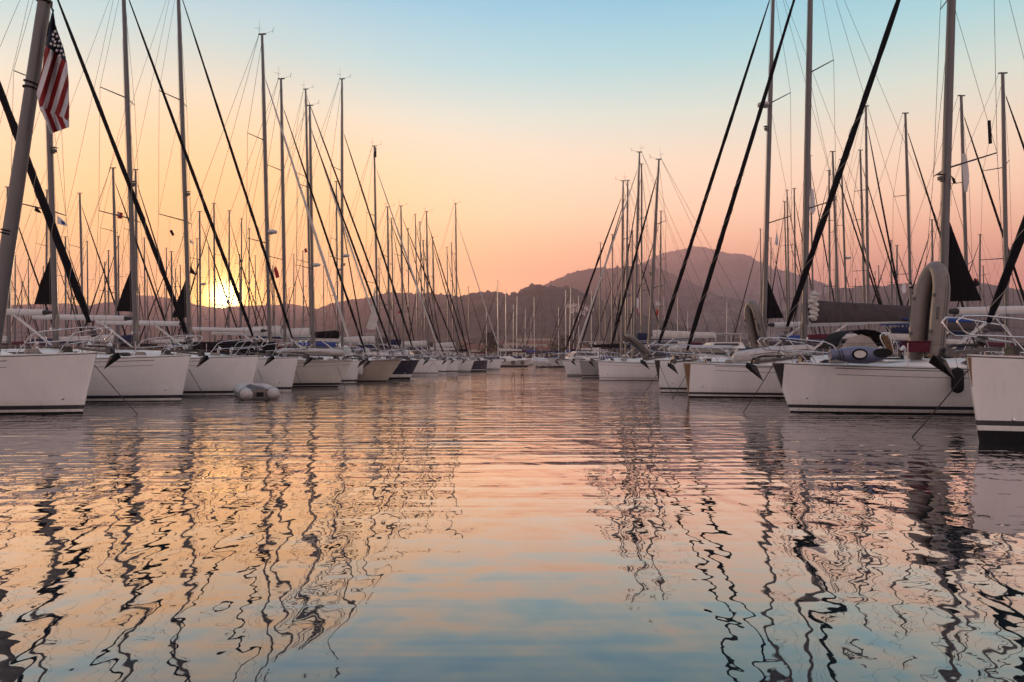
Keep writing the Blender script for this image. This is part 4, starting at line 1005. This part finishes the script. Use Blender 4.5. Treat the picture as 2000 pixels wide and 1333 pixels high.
# sail bag drawn up on the near mast (white folded sail end)
q = MB()
for k in range(16): q.ell(tolocal(r3, at(1589 + 4 * math.sin(k * 2.1), 572 + k * 3.4, 26.4 + .06 * math.cos(k * 3.3))), (.11 + .05 * abs(math.sin(k * 1.7)), .11, .07 + .03 * abs(math.sin(k * 2.9))), 10, 6)
q.build('folded_sail', 'canvas_white', r3)
# black sleeve and number on the mast of the small white sailboat
rs = find('small white sailboat with black lined')
def text_mesh(body, size, th, matn, parent, loc, rot, name='lettering'):
    cu = bpy.data.curves.new(name, 'FONT'); cu.body = body; cu.size = size; cu.extrude = th; cu.align_x = 'CENTER'; cu.align_y = 'CENTER'
    o = bpy.data.objects.new(name, cu); COL.objects.link(o); bpy.context.view_layer.update()
    me = bpy.data.meshes.new_from_object(o.evaluated_get(bpy.context.evaluated_depsgraph_get())); bpy.data.objects.remove(o)
    me.materials.clear(); me.materials.append(M[matn]); o = bpy.data.objects.new(name, me); COL.objects.link(o)
    o.parent = parent; o.location = loc; o.rotation_euler = rot; return o
mo_ = next(c for c in rs.children if c.name.startswith('mast'))
ta, tb = tolocal(rs, at(731.6, 287, 59)), tolocal(rs, at(732, 306, 59)); dx = sum((v.co.x for v in mo_.data.vertices), 0) / len(mo_.data.vertices)
top = max((v.co for v in mo_.data.vertices), key=lambda c: c.z); tx_ = top.x - .06
MB().path([(tx_ + .04, 0, top.z - .12), (tx_ + .03, 0, top.z - .95)], .112, 12).build('sleeve', 'rubber', mo_)
text_mesh('3', .42, .01, 'white_cloth', mo_, (tx_ + .03, .13, top.z - .36), (R(90), 0, math.pi), 'number')
# dark lettered weather cloth on the rail of the cream topped sailboat
wc = thing('weather_cloth', at(441, 684, 33.6), 'dark weather cloth with pale letters stretched behind the bow rail under the sun', 'banner')
wd_ = 192 / F * 33.6
MB().loft([[(-wd_ / 2 + wd_ * i / 12, .03 * math.sin(i * 1.7) + o_, z) for i in range(13)] for z, o_ in ((-.28, 0), (.02, .02), (.40, 0))], 0, False, True, False).build('cloth', 'canvas_black', wc)
text_mesh('VIC', .34, .006, 'white_cloth', wc, (wd_ / 2 - .82, -.06, .10), (R(90), 0, 0))

# ------------------------------------------------------------------ motor boats
def ray(px, py):
    bpy.context.view_layer.update(); o = Vector((0, 0, H)); dr = (at(px, py, 10) - o).normalized()
    ok, loc, n_, i_, ob, m_ = S.ray_cast(bpy.context.evaluated_depsgraph_get(), o + dr * 240, dr, distance=6000)
    return loc if ok else None
def motor_yacht(label, px, d, L, side, B=4.2, fly=True, arch=True, hullm='gelcoat', sc=1.0, rolls=0, ang=0.0, F0=1.7, top=True):
    X = (px - 1000) / F * d; root = thing('motor_yacht', (X, d, 0), label, 'motor yacht', None, math.atan2(math.sin(ang), -1.0 if side < 0 else 1.0))
    hl = Hull(L, B, F0, 1.3, .35)
    hull_mesh(hl, (.06, .1, .3), (99, 99), True).build('hull', [hullm, 'antifoul', 'stripe', 'pinstripe', 'gelcoat'], root)
    deck_mesh(hl, True).build('deck', 'deck', root)
    def house(x0, x1, z0, h, w_, slope, name, matn='gelcoat'):
        r_ = []
        for x, k in ((x0, 0), (x0 + slope, 1), (x1 - .25, 1), (x1, .5)):
            r_.append([(x, s_ * w_ * (1 if z_ == 0 else .88), z0 + h * z_ * k) for s_, z_ in ((-1, 0), (-1, .5), (-1, 1), (1, 1), (1, .5), (1, 0))])
        o = MB().loft(r_, 0, True, False, True).build(name, matn, root)
        for sd in (1, -1):
            y = w_ * .945 + .012
            MB().add([(x0 + slope * .75, sd * y, z0 + h * .48), (x1 - .6, sd * y, z0 + h * .48), (x1 - .6, sd * (y - w_ * .045), z0 + h * .84), (x0 + slope * 1.05, sd * (y - w_ * .045), z0 + h * .84)], [(0, 1, 2, 3)], 0, False).build('window', 'dark_glass', o)
        MB().add([(x0 + slope * .3, -w_ * .8, z0 + h * .33), (x0 + slope * .3, w_ * .8, z0 + h * .33), (x0 + slope * .85, w_ * .75, z0 + h * .87), (x0 + slope * .85, -w_ * .75, z0 + h * .87)], [(0, 1, 2, 3)], 0, False).build('windscreen', 'dark_glass', o)
        return o
    z1 = hl.sheer(L * .4)
    house(L * .28, L * .80, z1 - .05, 1.25 * sc, B * .40, 1.5, 'cabin')
    if fly:
        f_ = house(L * .42, L * .84, z1 + 1.22 * sc, .62 * sc, B * .42, .8, 'flybridge')
    if arch:
        z2 = z1 + 1.2 * sc
        MB().path([(L * .78, -B * .42, z2), (L * .70, -B * .40, z2 + 1.3), (L * .70, B * .40, z2 + 1.3), (L * .78, B * .42, z2)], .11, 8).build('radar_arch', 'gelcoat', root)
        MB().ell((L * .70, .3, z2 + 1.5), (.22, .22, .16)).build('radar', 'fender_white', root)
    if top:
        z3 = z1 + 2.7 * sc; MB().box((L * .66, 0, z3), (L * .32, B * .78, .08)).build('hardtop', 'canvas_white', root)
        for sx in (L * .52, L * .80):
            for sd in (1, -1): MB().path([(sx, sd * B * .36, z1 + 1.2 * sc), (sx, sd * B * .36, z3)], .03, 6).build('hardtop_pole', 'steel', root)
    for sd in (1, -1):
        MB().path([(L * .5, sd * (hl.wd(L * .5) - .08), z1), (L * .48, sd * (hl.wd(L * .48) - .08), z1 + .7), (L * .2, sd * (hl.wd(L * .2) - .1), z1 + .85), (.1, sd * .15, hl.sheer(0) + .85), (-.1, 0, hl.sheer(0) + .8)], .02, 6).build('rail', 'steel', root)
    for k in range(rolls):
        MB().path([(L * .46 + k * .62, -B * .36, z1 + 2.1 * sc), (L * .46 + k * .62, B * .36, z1 + 2.1 * sc)], .30, 12).build('rolled_cover', 'canvas_white', root)
    return root
motor_yacht('white motor yacht with round rolled covers on its roof behind the left row', 742, 100, 14, -1, rolls=3, arch=True, fly=True, top=False, ang=.1, F0=2.1, sc=1.25)
motor_yacht('long white motor yacht with dark window band between the stays of the left row', 858, 106, 14, -1, arch=True, fly=True, ang=.05, F0=2.1, sc=1.25)
motor_yacht('white motor yacht with curved arch beyond the end of the right row', 1066, 106, 10.5, 1, fly=False, arch=True, ang=.1, F0=1.6)
motor_yacht('low white motor boat with dark wheelhouse windows at the far end of the fairway', 1018, 126, 8.5, -1, fly=False, arch=False, top=False, F0=1.2, sc=.8)
motor_yacht('white motor boat with flat awning behind the hoisted small dinghy', 1300, 70, 9, 1, fly=True, arch=False, F0=1.5)
# covered boat
cvb = thing('covered_boat', ((1043 - 1000) / F * 110, 110, 0), 'small boat hidden under a pale creased tarpaulin at the end of the fairway', 'boat')
hc = Hull(5.6, 2.2, .6, .4); hull_mesh(hc, (.03, .05, .1), (99, 99), False).build('hull', ['gelcoat', 'antifoul', 'stripe', 'pinstripe', 'gelcoat'], cvb)
rr_ = []
for i in range(15):
    t = i / 14; x = -.1 + 5.4 * t; zt_ = 1.45 - .5 * t + .10 * math.sin(i * 1.9)
    rr_.append([(x, s_ * (1.15 + .04 * math.sin(i * 2.7 + s_)), z_) for s_, z_ in ((-1, .22 + .1 * math.sin(i * 2.1)), (-1.02, zt_ * .7), (-.7, zt_ + .05 * math.sin(i)), (0, zt_ + .25), (.7, zt_), (1.02, zt_ * .7), (1, .2))])
MB().loft(rr_, 0, False, False, True).build('tarpaulin', 'canvas_white', cvb)
# old wooden boat
ob = thing('wooden_boat', ((1040 - 1000) / F * 113, 118, 0), 'old broad boat with tyre fenders and curved dark rubbing strake in the gap', 'boat', None, math.pi)
ho = Hull(8.6, 2.9, 1.35, .7, .55); hull_mesh(ho, (.15, .2, .3), (99, 99), False).build('hull', ['gelcoat_warm', 'antifoul', 'stripe', 'pinstripe', 'teak'], ob)
deck_mesh(ho, False).build('deck', 'teak', ob); cabin_mesh(ho, 2.2, 5.5, .9, False).build('wheelhouse', 'cabin', ob)
MB().loft([[(x, s_, ho.sheer(x) + .5 + .45 * (1 - abs(s_) / 1.1)) for s_ in (-1.1, 0, 1.1)] for x in (5.6, 8.2)], 0, False, False, False).build('awning', 'canvas_navy', ob)
for x in (1.6, 3.2, 6.8): 
    yw = ho.wd(x) + .05; MB().path([(x + .24 * math.cos(a), yw, .75 + .24 * math.sin(a)) for a in [2 * math.pi * j / 12 for j in range(13)]], .08, 6, 0, False).build('tyre', 'rubber', ob)

# ------------------------------------------------------------------ pontoons behind the rows
for nm, x0, y0, x1, y1 in (('pontoon', -24.5, 12, -15.5, 96), ('pontoon', 19.6, 12, 15.8, 62)):
    v = Vector((x1 - x0, y1 - y0, 0)); n_ = Vector((v.y, -v.x, 0)).normalized() * .9; q = MB(); Lv = v.length; k = int(Lv / 4)
    for i in range(k):
        a = Vector((x0, y0, 0)) + v * (i / k); b = Vector((x0, y0, 0)) + v * ((i + .97) / k)
        q.add([a - n_, b - n_, b + n_, a + n_] + [p + Vector((0, 0, .45)) for p in (a - n_, b - n_, b + n_, a + n_)], [(4, 5, 6, 7), (0, 1, 5, 4), (1, 2, 6, 5), (2, 3, 7, 6), (3, 0, 4, 7)], 0, False)
    o = q.build(nm, 'wood_grey'); tag(o, 'grey plank pontoon behind the sterns of the %s row' % ('left' if x0 < 0 else 'right'), 'pontoon')

# ------------------------------------------------------------------ the shore: quay, houses, trees
q = MB(); q.box((0, 222.5, .1), (900, 5, 2.2)); struct(q.build('quay', 'concrete'))
HG = 'houses along the far shore'
def house_(label, loc, w_, dp, h, roof=1.2, wallm='wall_pale', roofm='roof_tile', flat=False, nw=4, fl=1, group=HG, rz=0.0):
    root = thing('house', loc, label, 'house', group, rz)
    MB().box((0, dp / 2, h / 2 - .5), (w_, dp, h + 1)).build('wall', wallm, root)
    o = w_ / 2 + .35
    if flat: MB().box((0, dp / 2, h + .15), (w_ + .5, dp + .5, .3)).build('roof', 'concrete', root)
    else:
        MB().add([(-o, -.35, h), (o, -.35, h), (o, dp + .35, h), (-o, dp + .35, h), (-o + dp * .3, dp / 2, h + roof), (o - dp * .3, dp / 2, h + roof)], [(0, 1, 5, 4), (1, 2, 5), (2, 3, 4, 5), (3, 0, 4), (3, 2, 1, 0)], 0, False).build('roof', roofm, root)
        MB().box((w_ * .2, dp * .45, h + roof * .9), (.6, .6, 1.2)).build('chimney', wallm, root)
    for f in range(fl):
        for i in range(nw):
            x = -w_ / 2 + w_ * (i + .5) / nw; z = h * (f + .5) / fl
            wn = MB().box((x, -.02, z), (.9, .08, 1.2)); wo_ = wn.build('window', 'dark_glass', root)
            MB().box((x, -.08, z - .68), (1.1, .16, .08)).build('sill', wallm, wo_)
    return root
hs = [(930, 236, 9, 4.2, 'low house with tiled roof just left of the dark tree', 0, 3, 1), (968, 232, 7, 3.4, 'pale single storey house behind the closing boat of the left row', 0, 3, 1), (990, 236, 5, 3.0, 'small pale cottage with tiled roof left of the long white building', 0, 2, 1),
      (1024, 231, 10.5, 3.2, 'long white waterfront building with dark roof and wide doors', 0, 5, 1), (1060, 238, 5.5, 3.8, 'narrow house right of the long white waterfront building', 0, 2, 1),
      (1010, 330, 13, 7.4, 'three storey pale block under the hill in the gap', 1, 6, 2), (1052, 320, 12, 7.0, 'apartment house with tiled roof between the yacht masts', 0, 5, 2), (975, 340, 12, 7.2, 'two storey house behind the dark tree', 0, 5, 2),
      (1045, 480, 26, 12.5, 'wide hotel with flat pale roof above the other houses', 1, 9, 3), (1090, 300, 10, 5.5, 'house behind the curved arch motor yacht', 0, 4, 2), (1128, 260, 8, 4.2, 'low house beyond the end of the right row', 0, 3, 1),
      (900, 300, 12, 6.4, 'pale house with scalloped roofline behind the left row end', 0, 5, 2), (868, 250, 9, 4.4, 'tiled house seen between the masts of the left row', 0, 3, 1), (1170, 290, 11, 5.2, 'pale house behind the grey hulled sailboat', 0, 4, 2),
      (1395, 262, 16, 3.9, 'long low stone building left of the hoisted small dinghy', 1, 8, 1), (1345, 270, 12, 3.8, 'low stone building between the black headsails', 1, 6, 1), (1440, 280, 14, 4.2, 'low stone building right of the black headsails', 1, 7, 1)]
for px, d, w_, h, lb, fl_, nw, fl in hs:
    house_(lb, ((px - 1000) / F * d, d, .5 + (d - 226) * .009), w_, w_ * .6, h, 1.0 + w_ * .06, 'wall_stone' if 'stone' in lb else 'wall_pale', 'roof_tile' if 'dark roof' not in lb else 'canvas_grey', bool(fl_), nw, fl)
hp_ = [(1108, 601), (1117, 603), (1126, 600), (1131, 607), (1139, 602), (1147, 608), (1154, 604), (1121, 611), (1136, 614)]
words = ['highest', 'second', 'third', 'fourth', 'fifth', 'sixth', 'rightmost', 'lower', 'lowest']
for i, (px, py) in enumerate(hp_):
    p = ray(px, py)
    if p is None: continue
    house_('white villa on the hillside, the %s of the cluster' % words[i], (p.x, p.y, p.z - 1), 5.5 + (i % 3), 4.5, 4.5 + (i % 2), 1.2, 'fender_white', 'roof_tile', False, 2, 1, 'villas clustered on the hillside')

def tree(label, loc, h, w_, kind, n=520, group='trees along the far shore'):
    root = thing('tree', loc, label, 'tree', group); rnd = random.Random(label)
    tk = MB(); tk.path([(0, 0, -.5), (.05 * h * .3, 0, h * .35), (0, .02 * h, h * .75)], [.035 * h, .024 * h, .008 * h], 8)
    for k in range(7):
        a = k * 2.4; z = h * (.28 + .07 * k); tk.path([(0, 0, z), (w_ * .34 * math.cos(a), w_ * .34 * math.sin(a), z + h * .13)], [.011 * h, .004 * h], 5)
    tk.build('trunk', 'bark', root)
    cr = MB(); cl = [(rnd.uniform(-1, 1), rnd.uniform(-1, 1), rnd.uniform(0, 1)) for _ in range(26)]
    for i in range(n):
        a, b, t = cl[i % len(cl)]; 
        prof = (1 - t) ** .8 if kind == 'cone' else math.sin(math.pi * (.12 + .86 * t)) ** .6
        p = Vector((a * w_ * .5 * prof, b * w_ * .5 * prof, h * (.18 + .80 * t))) + Vector((rnd.gauss(0, 1), rnd.gauss(0, 1), rnd.gauss(0, 1))) * w_ * .10
        s_ = h * .045 * rnd.uniform(.5, 1.3); u = Vector((rnd.gauss(0, 1), rnd.gauss(0, 1), rnd.gauss(0, 1))).normalized(); v = u.cross(Vector((rnd.gauss(0, 1), rnd.gauss(0, 1), rnd.gauss(0, 1)))).normalized()
        cr.add([p - u * s_, p - v * s_ * .7, p + u * s_, p + v * s_ * .7], [(0, 1, 2, 3)], i % 2, False)
    cr.build('crown', ['leaf_dark', 'leaf_green'], root); return root
for px, d, h, w_, k, lb in ((957, 228, 9.5, 7, 'cone', 'tall dark conifer behind the closing boat of the left row'), (948, 240, 7, 6, 'round', 'rounded dark tree left of the tall conifer'), (966, 234, 7, 5, 'round', 'bushy tree leaning on the right of the tall conifer'),
                            (1100, 250, 8.5, 9, 'round', 'broad dark tree behind the arch of the motor yacht'), (1116, 262, 9, 8, 'round', 'dark tree crossed by the black headsail of the right row end'), (1085, 290, 7, 7, 'round', 'small round tree right of the narrow house'),
                            (1000, 260, 5, 5, 'round', 'low tree behind the small pale cottage'), (1075, 246, 4.6, 5, 'round', 'low bushy tree beside the narrow house'), (915, 260, 7, 7, 'round', 'round tree between the last stays of the left row'),
                            (1150, 280, 8, 8, 'round', 'round tree above the grey hulled sailboat'), (885, 280, 8, 8, 'round', 'round tree behind the black hulled sailboat'), (1205, 300, 9, 8, 'cone', 'pointed tree behind the racing sailboat')):
    tree(lb, ((px - 1000) / F * d, d, .6), h, w_, k)
# wooded strip behind the houses: nobody could count it
wd2 = MB(); rnd = random.Random(5)
for i in range(14000):
    X = rnd.uniform(-330, 420); yy = rnd.uniform(380, 640); cx = math.floor(X / 9) * 9 + 4.5; hh = 5 + 4 * noise.noise(Vector((cx * .13, yy * .01, 3)))
    t = rnd.random(); p = Vector((X, yy, 1.5 + (yy - 380) * .012 + max(1, hh) * t)); s_ = rnd.uniform(.8, 2.0); u = Vector((rnd.gauss(0, 1), rnd.gauss(0, .5), rnd.gauss(0, 1))).normalized(); v = u.cross(Vector((0, 1, .2))).normalized()
    wd2.add([p - u * s_, p - v * s_ * .8, p + u * s_, p + v * s_ * .8], [(0, 1, 2, 3)], i % 2, False)
o = wd2.build('woods', ['leaf_dark', 'leaf_green']); o['kind'] = 'stuff'

# ------------------------------------------------------------------ the hazy evening air
hz = MB().box((0, 1900, 257.5), (10400, 4400, 521)).build('haze', 'water'); hz['kind'] = 'stuff'
hm_ = bpy.data.materials.new('haze_air'); hm_.use_nodes = True; t = hm_.node_tree; t.nodes.clear()
pv = N(t, 'ShaderNodeVolumePrincipled'); pv.inputs['Density'].default_value = .00045; pv.inputs['Color'].default_value = (1.0, .58, .61, 1); pv.inputs['Anisotropy'].default_value = .42
oo = N(t, 'ShaderNodeOutputMaterial'); lk(t, pv.outputs[0], oo.inputs['Volume'])
hz.data.materials.clear(); hz.data.materials.append(hm_)
